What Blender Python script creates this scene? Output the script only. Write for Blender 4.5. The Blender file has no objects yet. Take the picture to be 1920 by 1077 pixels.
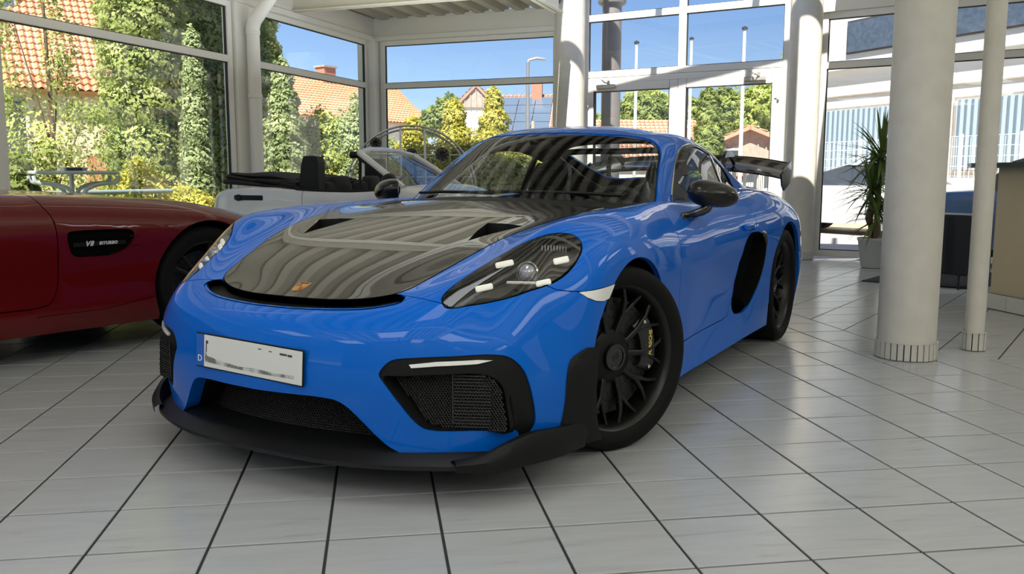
import bpy, bmesh, math, random
import numpy as np
from mathutils import Vector, Matrix
from mathutils.bvhtree import BVHTree
random.seed(7)
SC = bpy.context.scene
COL = SC.collection
PI = math.pi
# ---------------------------------------------------------------- camera
CAMP = (-0.79498, -1.70442, 0.99667)
cd = bpy.data.cameras.new('camera'); cam = bpy.data.objects.new('camera', cd); COL.objects.link(cam)
cd.sensor_width = 36.0; cd.lens = 36.0 * 1624.558 / 1920.0; cd.clip_start = 0.05; cd.clip_end = 400
def _cam():
    yaw, pit, rol = .1534033, .1267403, .0014239
    f = Vector((math.sin(yaw)*math.cos(pit), math.cos(yaw)*math.cos(pit), -math.sin(pit)))
    r = Vector((math.cos(yaw), -math.sin(yaw), 0)); u = r.cross(f)
    r2 = math.cos(rol)*r + math.sin(rol)*u; u2 = -math.sin(rol)*r + math.cos(rol)*u
    m = Matrix((r2, u2, -f)).transposed().to_4x4(); m.translation = CAMP
    return m
cam.matrix_world = _cam()
SC.camera = cam
# ---------------------------------------------------------------- sky, sun, exposure
SC.view_settings.view_transform = 'Standard'; SC.view_settings.look = 'None'
SC.view_settings.gamma = 1; SC.view_settings.exposure = 0.15; SC.view_settings.use_curve_mapping = False
W = bpy.data.worlds.new('world'); SC.world = W; W.use_nodes = True
nt = W.node_tree; nt.nodes.clear()
wo = nt.nodes.new('ShaderNodeOutputWorld'); bg = nt.nodes.new('ShaderNodeBackground')
sky = nt.nodes.new('ShaderNodeTexSky'); sky.sky_type = 'NISHITA'; sky.sun_disc = False
sky.sun_elevation = math.radians(42); sky.sun_rotation = math.radians(155); sky.air_density = 1.0; sky.dust_density = 0.2; sky.ozone_density = 1.2
bg.inputs[1].default_value = 0.10
tint = nt.nodes.new('ShaderNodeMix'); tint.data_type = 'RGBA'; tint.blend_type = 'MULTIPLY'; tint.inputs[0].default_value = 1; tint.inputs[7].default_value = (.86, .97, 1.28, 1)
nt.links.new(sky.outputs[0], tint.inputs[6]); nt.links.new(tint.outputs[2], bg.inputs[0]); nt.links.new(bg.outputs[0], wo.inputs[0])
SUND = Vector((-0.33, -0.72, 0.98)).normalized()       # towards the sun
sd = bpy.data.lights.new('sun', 'SUN'); sun = bpy.data.objects.new('sun', sd); COL.objects.link(sun)
sd.energy = 11.0; sd.angle = math.radians(0.6); sd.color = (1.0, .93, .82)
sun.rotation_euler = SUND.to_track_quat('Z', 'Y').to_euler(); sun.location = (10, -10, 20)
def fill_uplight(x, y, z, sx, sy, rz, w):  # added fill light aimed up at the ceiling; no fitting stands there
    d = bpy.data.lights.new('fill_uplight', 'AREA'); d.shape = 'RECTANGLE'; d.size = sx; d.size_y = sy; d.energy = w; d.color = (.92, .97, 1.0)
    o = bpy.data.objects.new('fill_uplight', d); COL.objects.link(o); o.location = (x, y, z); o.rotation_euler = (PI, 0, rz)
fill_uplight(-1.3, 5.6, 2.1, 7.0, 3.0, math.radians(60.6), 125); fill_uplight(2.9, 2.4, 2.5, 6.0, 4.0, math.radians(60.6), 115); fill_uplight(-1.2, -2.4, 2.1, 10.0, 4.0, 0, 400)
SC.cycles.max_bounces = 10; SC.cycles.transparent_max_bounces = 24; SC.cycles.diffuse_bounces = 4
SC.cycles.glossy_bounces = 5; SC.cycles.caustics_reflective = False; SC.cycles.caustics_refractive = False
SC.cycles.sample_clamp_indirect = 6.0
SC.cycles.use_denoising = True
# ---------------------------------------------------------------- materials
MATS = {}
def srgb(r, g, b):
    f = lambda c: (c/255/12.92) if c/255 <= .04045 else ((c/255+.055)/1.055)**2.4
    return (f(r), f(g), f(b), 1)
def mat(name, col, rough=.5, metal=0, coat=0, spec=.5, emis=None, es=0, noise=None, bump=None, coat_rough=.03, noise2=None, sheen=0):
    """col linear rgba; noise=(scale, amount, colour2[, detail]) mixes a second colour; bump=(scale, strength, distance)"""
    if name in MATS: return MATS[name]
    m = bpy.data.materials.new(name); m.use_nodes = True; MATS[name] = m
    n = m.node_tree.nodes; l = m.node_tree.links; b = n['Principled BSDF']
    b.inputs['Base Color'].default_value = col if len(col) == 4 else (*col, 1)
    b.inputs['Roughness'].default_value = rough; b.inputs['Metallic'].default_value = metal
    b.inputs['Specular IOR Level'].default_value = spec
    b.inputs['Coat Weight'].default_value = coat; b.inputs['Coat Roughness'].default_value = coat_rough
    if sheen: b.inputs['Sheen Weight'].default_value = sheen
    if emis: b.inputs['Emission Color'].default_value = (*emis, 1) if len(emis) == 3 else emis; b.inputs['Emission Strength'].default_value = es
    if noise or bump:
        tc = n.new('ShaderNodeTexCoord')
    if noise:
        t = n.new('ShaderNodeTexNoise'); t.inputs['Scale'].default_value = noise[0]; t.inputs['Detail'].default_value = noise[3] if len(noise) > 3 else 4
        l.new(tc.outputs['Object'], t.inputs['Vector'])
        r = n.new('ShaderNodeValToRGB'); r.color_ramp.elements[0].position = .5-noise[1]; r.color_ramp.elements[1].position = .5+noise[1]
        c0 = col if len(col) == 4 else (*col, 1)
        r.color_ramp.elements[0].color = c0; r.color_ramp.elements[1].color = (*noise[2][:3], 1)
        l.new(t.outputs['Fac'], r.inputs['Fac']); l.new(r.outputs['Color'], b.inputs['Base Color'])
    if bump:
        t2 = n.new('ShaderNodeTexNoise'); t2.inputs['Scale'].default_value = bump[0]; t2.inputs['Detail'].default_value = 5
        l.new(tc.outputs['Object'], t2.inputs['Vector'])
        bp = n.new('ShaderNodeBump'); bp.inputs['Strength'].default_value = bump[1]; bp.inputs['Distance'].default_value = bump[2] if len(bump) > 2 else .01
        l.new(t2.outputs['Fac'], bp.inputs['Height']); l.new(bp.outputs['Normal'], b.inputs['Normal'])
    return m
def glass(name, tint, refl=1.0, ior=1.45, rough=0.0):
    """thin pane: transparent with a fresnel reflection"""
    if name in MATS: return MATS[name]
    m = bpy.data.materials.new(name); m.use_nodes = True; MATS[name] = m
    n = m.node_tree.nodes; l = m.node_tree.links; n.clear()
    o = n.new('ShaderNodeOutputMaterial'); mx = n.new('ShaderNodeMixShader'); tr = n.new('ShaderNodeBsdfTransparent'); gl = n.new('ShaderNodeBsdfGlossy')
    f0 = ((ior-1)/(ior+1))**2*2
    tr.inputs[0].default_value = (*tint[:3], 1); gl.inputs['Roughness'].default_value = rough
    ge = n.new('ShaderNodeNewGeometry'); dt = n.new('ShaderNodeVectorMath'); dt.operation = 'DOT_PRODUCT'; l.new(ge.outputs['Normal'], dt.inputs[0]); l.new(ge.outputs['Incoming'], dt.inputs[1])
    def mth(op, a, b=None):
        x = n.new('ShaderNodeMath'); x.operation = op
        for k, v in enumerate((a, b)):
            if v is None: continue
            if isinstance(v, (int, float)): x.inputs[k].default_value = v
            else: l.new(v, x.inputs[k])
        return x.outputs[0]
    q = mth('POWER', mth('SUBTRACT', 1.0, mth('ABSOLUTE', dt.outputs['Value'])), 5.0)
    fac = mth('MULTIPLY', mth('ADD', mth('MULTIPLY', q, 1-f0), f0), refl)
    l.new(fac, mx.inputs[0]); l.new(tr.outputs[0], mx.inputs[1]); l.new(gl.outputs[0], mx.inputs[2])
    l.new(mx.outputs[0], o.inputs[0])
    return m
# ---------------------------------------------------------------- mesh helpers
def link(o, parent=None):
    COL.objects.link(o)
    if parent is not None: o.parent = parent
    return o
def meshobj(name, V, F, m, parent=None, smooth=False, normals=None, mi=None, sharp=None):
    me = bpy.data.meshes.new(name); me.from_pydata([tuple(map(float, v)) for v in V], [], [tuple(map(int, f)) for f in F])
    ms = m if isinstance(m, (list, tuple)) else [m]
    for x in ms: me.materials.append(x)
    if mi is not None: me.polygons.foreach_set('material_index', np.asarray(mi, dtype=np.int32))
    me.polygons.foreach_set('use_smooth', [bool(smooth)]*len(me.polygons))
    if smooth and sharp is not None and normals is None:
        me.set_sharp_from_angle(angle=math.radians(sharp))
    me.update()
    if normals is not None: me.normals_split_custom_set_from_vertices([tuple(map(float, x)) for x in normals])
    o = bpy.data.objects.new(name, me)
    return link(o, parent)
class MB:
    def __init__(s): s.V = []; s.F = []; s.M = []
    def add(s, V, F, mi=0, M=None):
        b = len(s.V)
        if M is not None: V = [M @ Vector(v) for v in V]
        s.V += [tuple(v) for v in V]; s.F += [tuple(i+b for i in f) for f in F]; s.M += [mi]*len(F)
        return s
    def box(s, c, d, mi=0, M=None, bev=0):
        x, y, z = c; a, b, h = d[0]/2, d[1]/2, d[2]/2
        if bev:
            e = min(bev, a*.9, b*.9, h*.9); V = []; idx = {}
            bm = bmesh.new(); bmesh.ops.create_cube(bm, size=1)
            bmesh.ops.scale(bm, vec=(2*a, 2*b, 2*h), verts=bm.verts); bmesh.ops.translate(bm, vec=c, verts=bm.verts)
            bmesh.ops.bevel(bm, geom=bm.edges[:], offset=e, segments=2, affect='EDGES', profile=.5)
            bm.verts.index_update(); V = [v.co.copy() for v in bm.verts]; F = [tuple(v.index for v in f.verts) for f in bm.faces]; bm.free()
            return s.add(V, F, mi, M)
        V = [(x+i*a, y+j*b, z+k*h) for i in (-1, 1) for j in (-1, 1) for k in (-1, 1)]
        return s.add(V, [(0,1,3,2), (4,6,7,5), (0,4,5,1), (2,3,7,6), (0,2,6,4), (1,5,7,3)], mi, M)
    def tube(s, pts, r, n=10, mi=0, closed=False, caps=True, M=None):
        P = [Vector(p) for p in pts]; k = len(P); R = r if hasattr(r, '__len__') else [r]*k
        V = []; up = None
        for i in range(k):
            t = (P[(i+1) % k]-P[i-1]) if closed else (P[min(i+1, k-1)]-P[max(i-1, 0)])
            t.normalize()
            if up is None:
                up = Vector((0, 0, 1)) if abs(t.z) < .9 else Vector((1, 0, 0))
            a = t.cross(up).normalized(); b = a.cross(t).normalized(); up = b
            for j in range(n):
                th = 2*PI*j/n; V.append(P[i]+R[i]*(math.cos(th)*a+math.sin(th)*b))
        F = []
        for i in range(k if closed else k-1):
            for j in range(n):
                i2 = (i+1) % k; F.append((i*n+j, i*n+(j+1) % n, i2*n+(j+1) % n, i2*n+j))
        if caps and not closed: F += [tuple(range(n))[::-1], tuple((k-1)*n+j for j in range(n))]
        return s.add(V, F, mi, M)
    def cyl(s, a, b, r, n=16, mi=0, r2=None, M=None):
        return s.tube([a, b], [r, r if r2 is None else r2], n, mi, M=M)
    def lathe(s, prof, c=(0,0,0), axis='z', n=32, mi=0, a0=0, a1=2*PI, M=None):
        V = []; full = abs(a1-a0-2*PI) < 1e-6; m = n if full else n+1
        for (r, h) in prof:
            for j in range(m):
                th = a0+(a1-a0)*j/n; u, v = r*math.cos(th), r*math.sin(th)
                p = {'z': (u, v, h), 'y': (u, h, v), 'x': (h, u, v)}[axis]
                V.append((p[0]+c[0], p[1]+c[1], p[2]+c[2]))
        F = []
        for i in range(len(prof)-1):
            for j in range(n):
                j2 = (j+1) % m
                F.append((i*m+j, i*m+j2, (i+1)*m+j2, (i+1)*m+j))
        return s.add(V, F, mi, M)
    def prism(s, poly, h0, h1, axis='z', mi=0, M=None):
        n = len(poly)
        f = {'z': lambda u, v, h: (u, v, h), 'y': lambda u, v, h: (u, h, v), 'x': lambda u, v, h: (h, u, v)}[axis]
        V = [f(u, v, h0) for u, v in poly]+[f(u, v, h1) for u, v in poly]
        F = [tuple(range(n))[::-1], tuple(range(n, 2*n))]+[(i, (i+1) % n, n+(i+1) % n, n+i) for i in range(n)]
        return s.add(V, F, mi, M)
    def grid(s, rows, mi=0, closed=False, M=None):
        nr, nc = len(rows), len(rows[0]); V = [p for r in rows for p in r]; F = []
        for i in range(nr-1):
            for j in range(nc if closed else nc-1):
                j2 = (j+1) % nc; F.append((i*nc+j, i*nc+j2, (i+1)*nc+j2, (i+1)*nc+j))
        return s.add(V, F, mi, M)
    def build(s, name, m, parent=None, smooth=False, sharp=35):
        return meshobj(name, s.V, s.F, m, parent, smooth, mi=s.M, sharp=sharp)
def recalc(o):
    bm = bmesh.new(); bm.from_mesh(o.data); bmesh.ops.recalc_face_normals(bm, faces=bm.faces); bm.to_mesh(o.data); bm.free(); return o
def thing(name, label, cat, loc=(0,0,0), rz=0, group=None):
    o = bpy.data.objects.new(name, None); COL.objects.link(o); o.empty_display_size = .1
    o.location = loc; o.rotation_euler = (0, 0, rz); tag(o, label, cat, group); return o
def tag(o, label=None, cat=None, group=None, kind=None):
    if label: o['label'] = label
    if cat: o['category'] = cat
    if group: o['group'] = group
    if kind: o['kind'] = kind
    return o
def copy_tree(o, parent=None):
    c = o.copy(); COL.objects.link(c); c.parent = parent
    for ch in o.children: copy_tree(ch, c)
    return c
def catmull(P, n, closed=False):
    """smooth polyline through points, n samples per span"""
    P = np.array(P, float); k = len(P); out = []
    for i in range(k if closed else k-1):
        p1, p2 = P[i], P[(i+1) % k]
        p0 = P[i-1] if (closed or i > 0) else 2*p1-p2
        p3 = P[(i+2) % k] if (closed or i+2 < k) else 2*p2-p1
        d0, d1, d2 = [max(np.linalg.norm(b-a), 1e-6)**.5 for a, b in ((p0, p1), (p1, p2), (p2, p3))]
        t0, t1, t2, t3 = 0, d0, d0+d1, d0+d1+d2
        for j in range(n):
            t = t1+(t2-t1)*j/n
            A1 = (t1-t)/(t1-t0)*p0+(t-t0)/(t1-t0)*p1; A2 = (t2-t)/(t2-t1)*p1+(t-t1)/(t2-t1)*p2; A3 = (t3-t)/(t3-t2)*p2+(t-t2)/(t3-t2)*p3
            B1 = (t2-t)/(t2-t0)*A1+(t-t0)/(t2-t0)*A2; B2 = (t3-t)/(t3-t1)*A2+(t-t1)/(t3-t1)*A3
            out.append((t2-t)/(t2-t1)*B1+(t-t1)/(t2-t1)*B2)
    if not closed: out.append(P[-1])
    return np.array(out)
def text_mesh(txt, size, depth=.0, font=None, shear=0, bold=0, spacing=1.0):
    cu = bpy.data.curves.new('txt', 'FONT'); cu.body = txt; cu.size = size; cu.extrude = depth; cu.align_x = 'CENTER'; cu.align_y = 'CENTER'; cu.shear = shear
    cu.offset = bold; cu.space_character = spacing; cu.resolution_u = 3
    o = bpy.data.objects.new('txt', cu); COL.objects.link(o); dg = bpy.context.evaluated_depsgraph_get()
    me = bpy.data.meshes.new_from_object(o.evaluated_get(dg)); COL.objects.unlink(o); bpy.data.objects.remove(o)
    V = [v.co.copy() for v in me.vertices]; F = [tuple(p.vertices) for p in me.polygons]; bpy.data.meshes.remove(me); return V, F
def ident(V, F): return V, F
# ---- subdivision surface through its cage points, cutting by projected outlines
def subdiv(V, F, level, creases=None, limit=True):
    me = bpy.data.meshes.new('t'); me.from_pydata([tuple(v) for v in V], [], F); 
    if creases:
        a = me.attributes.new('crease_edge', 'FLOAT', 'EDGE')
        for e in me.edges:
            k = tuple(sorted(e.vertices)); a.data[e.index].value = creases.get(k, 0)
    o = bpy.data.objects.new('t', me); COL.objects.link(o)
    md = o.modifiers.new('s', 'SUBSURF'); md.levels = level; md.use_limit_surface = limit; md.boundary_smooth = 'ALL'; md.quality = 4
    dg = bpy.context.evaluated_depsgraph_get(); dg.update(); e = o.evaluated_get(dg); m2 = bpy.data.meshes.new_from_object(e)
    n = len(m2.vertices); co = np.empty(n*3); m2.vertices.foreach_get('co', co); nr = np.empty(n*3); m2.vertices.foreach_get('normal', nr)
    fc = [tuple(p.vertices) for p in m2.polygons]
    bpy.data.objects.remove(o); bpy.data.meshes.remove(me); bpy.data.meshes.remove(m2)
    return co.reshape(-1, 3), fc, nr.reshape(-1, 3)
def fit_cage(V, F, creases=None, it=6, w=.9):
    T = np.array(V, float); P = T.copy()
    for _ in range(it):
        L, _f, _n = subdiv(P, F, 1, creases); P = P+w*(T-L[:len(T)])
    return P
def inpoly(x, y, poly):
    poly = np.asarray(poly); n = len(poly); c = np.zeros(len(x), bool); j = n-1
    for i in range(n):
        xi, yi, xj, yj = *poly[i], *poly[j]
        m = ((yi > y) != (yj > y))
        if m.any():
            t = (xj-xi)*(y-yi)/((yj-yi) if yj != yi else 1e-12)+xi
            c ^= m & (x < t)
        j = i
    return c
def offset_poly(P, d):
    """d>0 grows a closed polygon"""
    P = np.asarray(P, float); A = 0.5*np.sum(P[:, 0]*np.roll(P[:, 1], -1)-np.roll(P[:, 0], -1)*P[:, 1]); s = 1 if A > 0 else -1
    a = P-np.roll(P, 1, 0); b = np.roll(P, -1, 0)-P
    na = np.c_[a[:, 1], -a[:, 0]]/np.maximum(np.linalg.norm(a, axis=1), 1e-9)[:, None]; nb = np.c_[b[:, 1], -b[:, 0]]/np.maximum(np.linalg.norm(b, axis=1), 1e-9)[:, None]
    n = na+nb; n /= np.maximum((n*n).sum(1)/2, .35)[:, None]
    return P+s*d*n
class Surf:
    """a working skin: cut it, then take parts out of it; keeps the smooth shading of the uncut skin"""
    def __init__(s, V, F, N):
        s.bm = bmesh.new()
        for v in V: s.bm.verts.new(v)
        s.bm.verts.ensure_lookup_table()
        for f in F: s.bm.faces.new([s.bm.verts[i] for i in f])
        s.lay = s.bm.faces.layers.int.new('reg'); s.N = N; s.F0 = F; s.V0 = V
        s.bvh = BVHTree.FromPolygons([Vector(v) for v in V], F); s.bm.faces.ensure_lookup_table(); s.bm.normal_update()
    def cut(s, poly, ax, pred=None, closed=True):
        i, j = ax; poly = [tuple(p) for p in poly]; bm = s.bm; lo = np.min(poly, 0)-.03; hi = np.max(poly, 0)+.03
        cand = []
        for f in bm.faces:
            c = f.calc_center_median()
            if lo[0] < c[i] < hi[0] and lo[1] < c[j] < hi[1] and (pred is None or pred(c, f.normal)): cand.append(f)
        n = len(poly)
        for k in range(n if closed else n-1):
            p, q = poly[k], poly[(k+1) % n]; d = (q[0]-p[0], q[1]-p[1])
            if abs(d[0])+abs(d[1]) < 1e-7: continue
            x0, x1 = min(p[0], q[0])-1e-4, max(p[0], q[0])+1e-4; y0, y1 = min(p[1], q[1])-1e-4, max(p[1], q[1])+1e-4
            sel = []; rest = []
            for f in cand:
                if not f.is_valid: continue
                us = [v.co[i] for v in f.verts]; vs = [v.co[j] for v in f.verts]
                if max(us) < x0 or min(us) > x1 or max(vs) < y0 or min(vs) > y1: rest.append(f)
                else: sel.append(f)
            if not sel: continue
            no = [0, 0, 0]; no[i] = -d[1]; no[j] = d[0]; co = [0, 0, 0]; co[i] = p[0]; co[j] = p[1]
            g = set(sel)
            for f in sel: g.update(f.edges); g.update(f.verts)
            r = bmesh.ops.bisect_plane(bm, geom=list(g), dist=1e-5, plane_co=co, plane_no=Vector(no).normalized())
            new = [x for x in r['geom'] if isinstance(x, bmesh.types.BMFace)]
            for x in new: x.normal_update()
            cand = rest+new
    def mark(s, poly, ax, val, pred=None, only=None):
        i, j = ax; fs = [f for f in s.bm.faces if (only is None or f[s.lay] in only)]
        C = [f.calc_center_median() for f in fs]; x = np.array([c[i] for c in C]); y = np.array([c[j] for c in C])
        m = inpoly(x, y, poly)
        for f, c, a in zip(fs, C, m):
            if a and (pred is None or pred(c, f.normal)): f[s.lay] = val
    def region(s, poly, ax, val, gap=.004, pred=None, only=None):
        """cut a closed region with a gap of that width around it; the gap is dropped (-1)"""
        if gap:
            o = offset_poly(poly, gap/2); i_ = offset_poly(poly, -gap/2)
            s.cut(o, ax, pred); s.cut(i_, ax, pred); s.mark(o, ax, -1, pred, only); s.mark(i_, ax, val, pred, [-1] if only is None else only+[-1])
        else:
            s.cut(poly, ax, pred); s.mark(poly, ax, val, pred, only)
    def line(s, pts, ax, w=.004, pred=None, only=None):
        P = np.array(pts, float); d = np.gradient(P, axis=0); d /= np.linalg.norm(d, axis=1)[:, None]; n = np.c_[-d[:, 1], d[:, 0]]*w/2
        poly = np.r_[P+n, (P-n)[::-1]]; s.cut(poly, ax, pred); s.mark(poly, ax, -1, pred, only)
    def take(s, vals, off=0.0, flange=.012, mirror=True):
        """returns V,F,N of the chosen regions, moved off along the normal, edges turned in"""
        fs = [f for f in s.bm.faces if f[s.lay] in vals]; vid = {}; V = []; N = []; F = []; ed = {}
        def nrm(co):
            loc, no, fi, d = s.bvh.find_nearest(co)
            f = s.F0[fi]; ws = []; tot = 0; a = Vector((0, 0, 0))
            for k in f:
                w = 1/max((Vector(s.V0[k])-co).length, 1e-5)**1.5; a += Vector(s.N[k])*w
            return a.normalized()
        for f in fs:
            t = []
            for v in f.verts:
                if v.index not in vid or True:
                    k = v
                    if k not in vid: vid[k] = len(V); n = nrm(v.co); N.append(n); V.append(v.co+n*off)
                t.append(vid[v])
            F.append(tuple(t))
            for a, b in zip(t, t[1:]+t[:1]):
                if (b, a) in ed: del ed[(b, a)]
                else: ed[(a, b)] = 1
        if flange:
            for (a, b) in list(ed):
                va, vb = V[a], V[b]
                if abs(va.y) < 1e-4 and abs(vb.y) < 1e-4: continue
                n1 = N[a]; n2 = N[b]; e = (vb-va); out = e.cross(n1)
                if out.length < 1e-9: continue
                out.normalize(); k = len(V)
                V += [va, vb, vb-n2*flange, va-n1*flange]; N += [out]*4
                F.append((k+1, k, k+3, k+2))
        V = np.array([tuple(v) for v in V]); N = np.array([tuple(n) for n in N])
        if mirror: V, F, N = mirror_vfn(V, F, N)
        return V, F, N
def mirror_vfn(V, F, N):
    n = len(V); V2 = V*np.array([1, -1, 1]); N2 = N*np.array([1, -1, 1]); F2 = [tuple(i+n for i in f[::-1]) for f in F]
    return np.r_[V, V2], list(F)+F2, np.r_[N, N2]
# ================================================================ room
S = 0.31594
def at(px, py, D):
    """point at horizontal distance D from the photographer's spot, seen in that direction"""
    m = cam.matrix_world.to_3x3(); d = m @ Vector(((px-960)/1624.558, -(py-538.5)/1624.558, -1)); h = math.hypot(d.x, d.y); return Vector(CAMP)+d*(D/h)
m_frame = mat('frame_white', srgb(232, 230, 224), .42, spec=.4)
m_wallw = mat('plaster_white', srgb(214, 210, 200), .8, noise=(3, .3, srgb(205, 201, 190)))
m_gask = mat('gasket_dark', srgb(40, 40, 40), .7)
m_pane = glass('window_pane', (.93, .96, .95), .9, 1.45)
m_colm = mat('column_white', srgb(216, 213, 204), .55, noise=(9, .25, srgb(206, 202, 192), 6), bump=(14, .12, .004))
def wframe(A, Bp, z0, z1, name, n, transoms=(), mull=(), fw=.075, dp=.08, parent=None, extra=0):
    """a glazed bay from A to Bp (plan points): frame, bars, panes; name window_<n>"""
    A = Vector((A[0], A[1], 0)); Bv = Vector((Bp[0], Bp[1], 0)); L = (Bv-A).length; d = (Bv-A)/L; ang = math.atan2(d.y, d.x)
    w = bpy.data.objects.new(name, None); COL.objects.link(w); w['kind'] = 'structure'; w.location = A; w.rotation_euler = (0, 0, ang)
    hs = [z0]+list(transoms)+[z1]; vs = [0]+list(mull)+[L]
    mb = MB()
    for x in (fw/2, L-fw/2): mb.box((x, 0, (z0+z1)/2), (fw, dp, z1-z0), bev=.006)
    for z in (z0+fw/2, z1-fw/2): mb.box((L/2, 0, z), (L-2*fw, dp, fw), bev=.006)
    mb.build('window_frame', m_frame, w)
    for x in mull: MB().box((x, 0, (z0+z1)/2), (fw*1.2, dp*.96, z1-z0-2*fw), bev=.006).build('mullion', m_frame, w)
    for z in transoms:
        for a, b in zip(vs[:-1], vs[1:]): MB().box(((a+b)/2, 0, z), (b-a-fw*(1.1 if mull else 2)+.02, dp*.92, fw*1.05), bev=.006).build('transom', m_frame, w)
    for a, b in zip(vs[:-1], vs[1:]):
        for c, e in zip(hs[:-1], hs[1:]):
            x0, x1 = a+(fw if a == 0 else fw*.6), b-(fw if b == L else fw*.6); y0, y1 = c+(fw if c == z0 else fw*.52), e-(fw if e == z1 else fw*.52)
            mb = MB(); mb.add([(x0-.005, 0, y0-.005), (x1+.005, 0, y0-.005), (x1+.005, 0, y1+.005), (x0-.005, 0, y1+.005)], [(0, 1, 2, 3)]); mb.build('pane', m_pane, w)
            mb = MB(); g = .009
            for yy in (y0+g/2, y1-g/2): mb.box(((x0+x1)/2, 0, yy), (x1-x0, .03, g))
            for xx in (x0+g/2, x1-g/2): mb.box((xx, 0, (y0+y1)/2), (g, .03, y1-y0))
            mb.build('gasket', m_gask, w)
    return w
def struct(o, nm=None): o['kind'] = 'structure'; return o
def wallbox(name, A, Bp, z0, z1, th, m, off=0):
    A = Vector((A[0], A[1], 0)); Bv = Vector((Bp[0], Bp[1], 0)); L = (Bv-A).length; d = (Bv-A)/L
    o = MB().box((L/2, off, (z0+z1)/2), (L, th, z1-z0)).build(name, m); o.location = A; o.rotation_euler = (0, 0, math.atan2(d.y, d.x)); return struct(o)
# ---- floor
m_tile = mat('floor_tile', srgb(196, 196, 192), .18, spec=.45)
def tile_mat():
    m = m_tile; n = m.node_tree.nodes; l = m.node_tree.links; b = n['Principled BSDF']
    g = n.new('ShaderNodeNewGeometry'); mp = n.new('ShaderNodeMapping'); mp.inputs['Rotation'].default_value = (0, 0, math.radians(28)); mp.inputs['Scale'].default_value = (.9, 5.5, 1)
    oi = n.new('ShaderNodeObjectInfo'); ad = n.new('ShaderNodeVectorMath'); ad.operation = 'ADD'
    l.new(g.outputs['Position'], mp.inputs[0]); l.new(mp.outputs[0], ad.inputs[0]); 
    cb = n.new('ShaderNodeCombineXYZ'); mu = n.new('ShaderNodeMath'); mu.operation = 'MULTIPLY'; mu.inputs[1].default_value = 9; l.new(oi.outputs['Random'], mu.inputs[0]); l.new(mu.outputs[0], cb.inputs[0]); l.new(mu.outputs[0], cb.inputs[1]); l.new(cb.outputs[0], ad.inputs[1])
    t = n.new('ShaderNodeTexNoise'); t.inputs['Scale'].default_value = 3.2; t.inputs['Detail'].default_value = 7; t.inputs['Roughness'].default_value = .62; t.inputs['Distortion'].default_value = .6
    l.new(ad.outputs[0], t.inputs['Vector']); r = n.new('ShaderNodeValToRGB'); e = r.color_ramp.elements
    e[0].position = .28; e[0].color = srgb(156, 159, 161); e[1].position = .40; e[1].color = srgb(171, 173, 175)
    x = e.new(.66); x.color = srgb(177, 179, 181)
    l.new(t.outputs['Fac'], r.inputs[0]); l.new(r.outputs[0], b.inputs['Base Color'])
    t2 = n.new('ShaderNodeTexNoise'); t2.inputs['Scale'].default_value = 2.2; t2.inputs['Detail'].default_value = 5; l.new(g.outputs['Position'], t2.inputs['Vector'])
    mr = n.new('ShaderNodeMapRange'); mr.inputs[3].default_value = .15; mr.inputs[4].default_value = .27; l.new(t2.outputs['Fac'], mr.inputs[0]); l.new(mr.outputs[0], b.inputs['Roughness'])
tile_mat()
m_grout = mat('grout_dark', srgb(46, 47, 50), .85)
hall = [w_[:2] for w_ in ((-2.36-.4904*16, 9.02-.8715*16), (-2.36+.4904*3.12, 9.02+.8715*3.12), (-2.36+.4904*3.12+.8715*3.0, 9.02+.8715*3.12-.4904*3.0), (4.30, 8.50), (8.1, 5.2), (8.4, -5.6), (-8.8, -5.6))]
floor = MB().prism(hall, -.085, -.005).build('floor', m_grout); struct(floor)
def tilebox(mb, pts, z=0.0):
    c = np.mean(pts, 0); P = np.array(pts); inn_ = c+(P-c)*(1-.018); n = len(P)
    mb.add([(x, y, -.0045) for x, y in P]+[(x, y, z-.0012) for x, y in P]+[(x, y, z) for x, y in inn_], [(i, (i+1) % n, n+(i+1) % n, n+i) for i in range(n)]+[(n+i, n+(i+1) % n, 2*n+(i+1) % n, 2*n+i) for i in range(n)]+[tuple(range(2*n, 3*n))])
hg = .0042
tiles = []; slant = []
fwd_ = cam.matrix_world.to_3x3() @ Vector((0, 0, -1))
for h in range(-18, 41):
    for d in range(-22, 31):
        x0, y0 = d*S, h*S; cx, cy = x0+S/2, y0+S/2
        if h >= 8 and d >= 7: continue
        if not inpoly(np.array([cx]), np.array([cy]), offset_poly(hall, -.02))[0]: continue
        tiles.append((cx, cy))
def vis(cx, cy):
    q = Vector((cx, cy, 0))-Vector(CAMP); m = cam.matrix_world.to_3x3().inverted(); p = m @ q
    if p.z > -.3: return None
    u, v = p.x/-p.z*1624.558, -p.y/p.z*-1624.558*-1
    px = 960+1624.558*p.x/(-p.z); py = 538.5-1624.558*p.y/(-p.z)
    return px, py, -p.z
def hidden(cx, cy):
    # under the blue car
    q = Vector((cx-CAR_X, cy-CAR_Y)); c, s_ = math.cos(-CAR_RZ), math.sin(-CAR_RZ); x = q.x*c-q.y*s_; y = q.x*s_+q.y*c
    return -3.0 < x < .80 and abs(y) < .66
CAR_X, CAR_Y, CAR_RZ = -0.5835064, 1.8592117, -2.2382169
score = []
for i, (cx, cy) in enumerate(tiles):
    v = vis(cx, cy)
    if v and -60 < v[0] < 1980 and v[1] < 1130 and v[1] > 340 and not hidden(cx, cy): score.append((v[2], i))
score.sort(); near = {i for _, i in score[:292]}
mb = MB(); a = S/2-hg
tilebox(mb, [(-a, -a), (a, -a), (a, a), (-a, a)]); proto = mb.build('tile', m_tile, floor); first = True
rest = MB()
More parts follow.
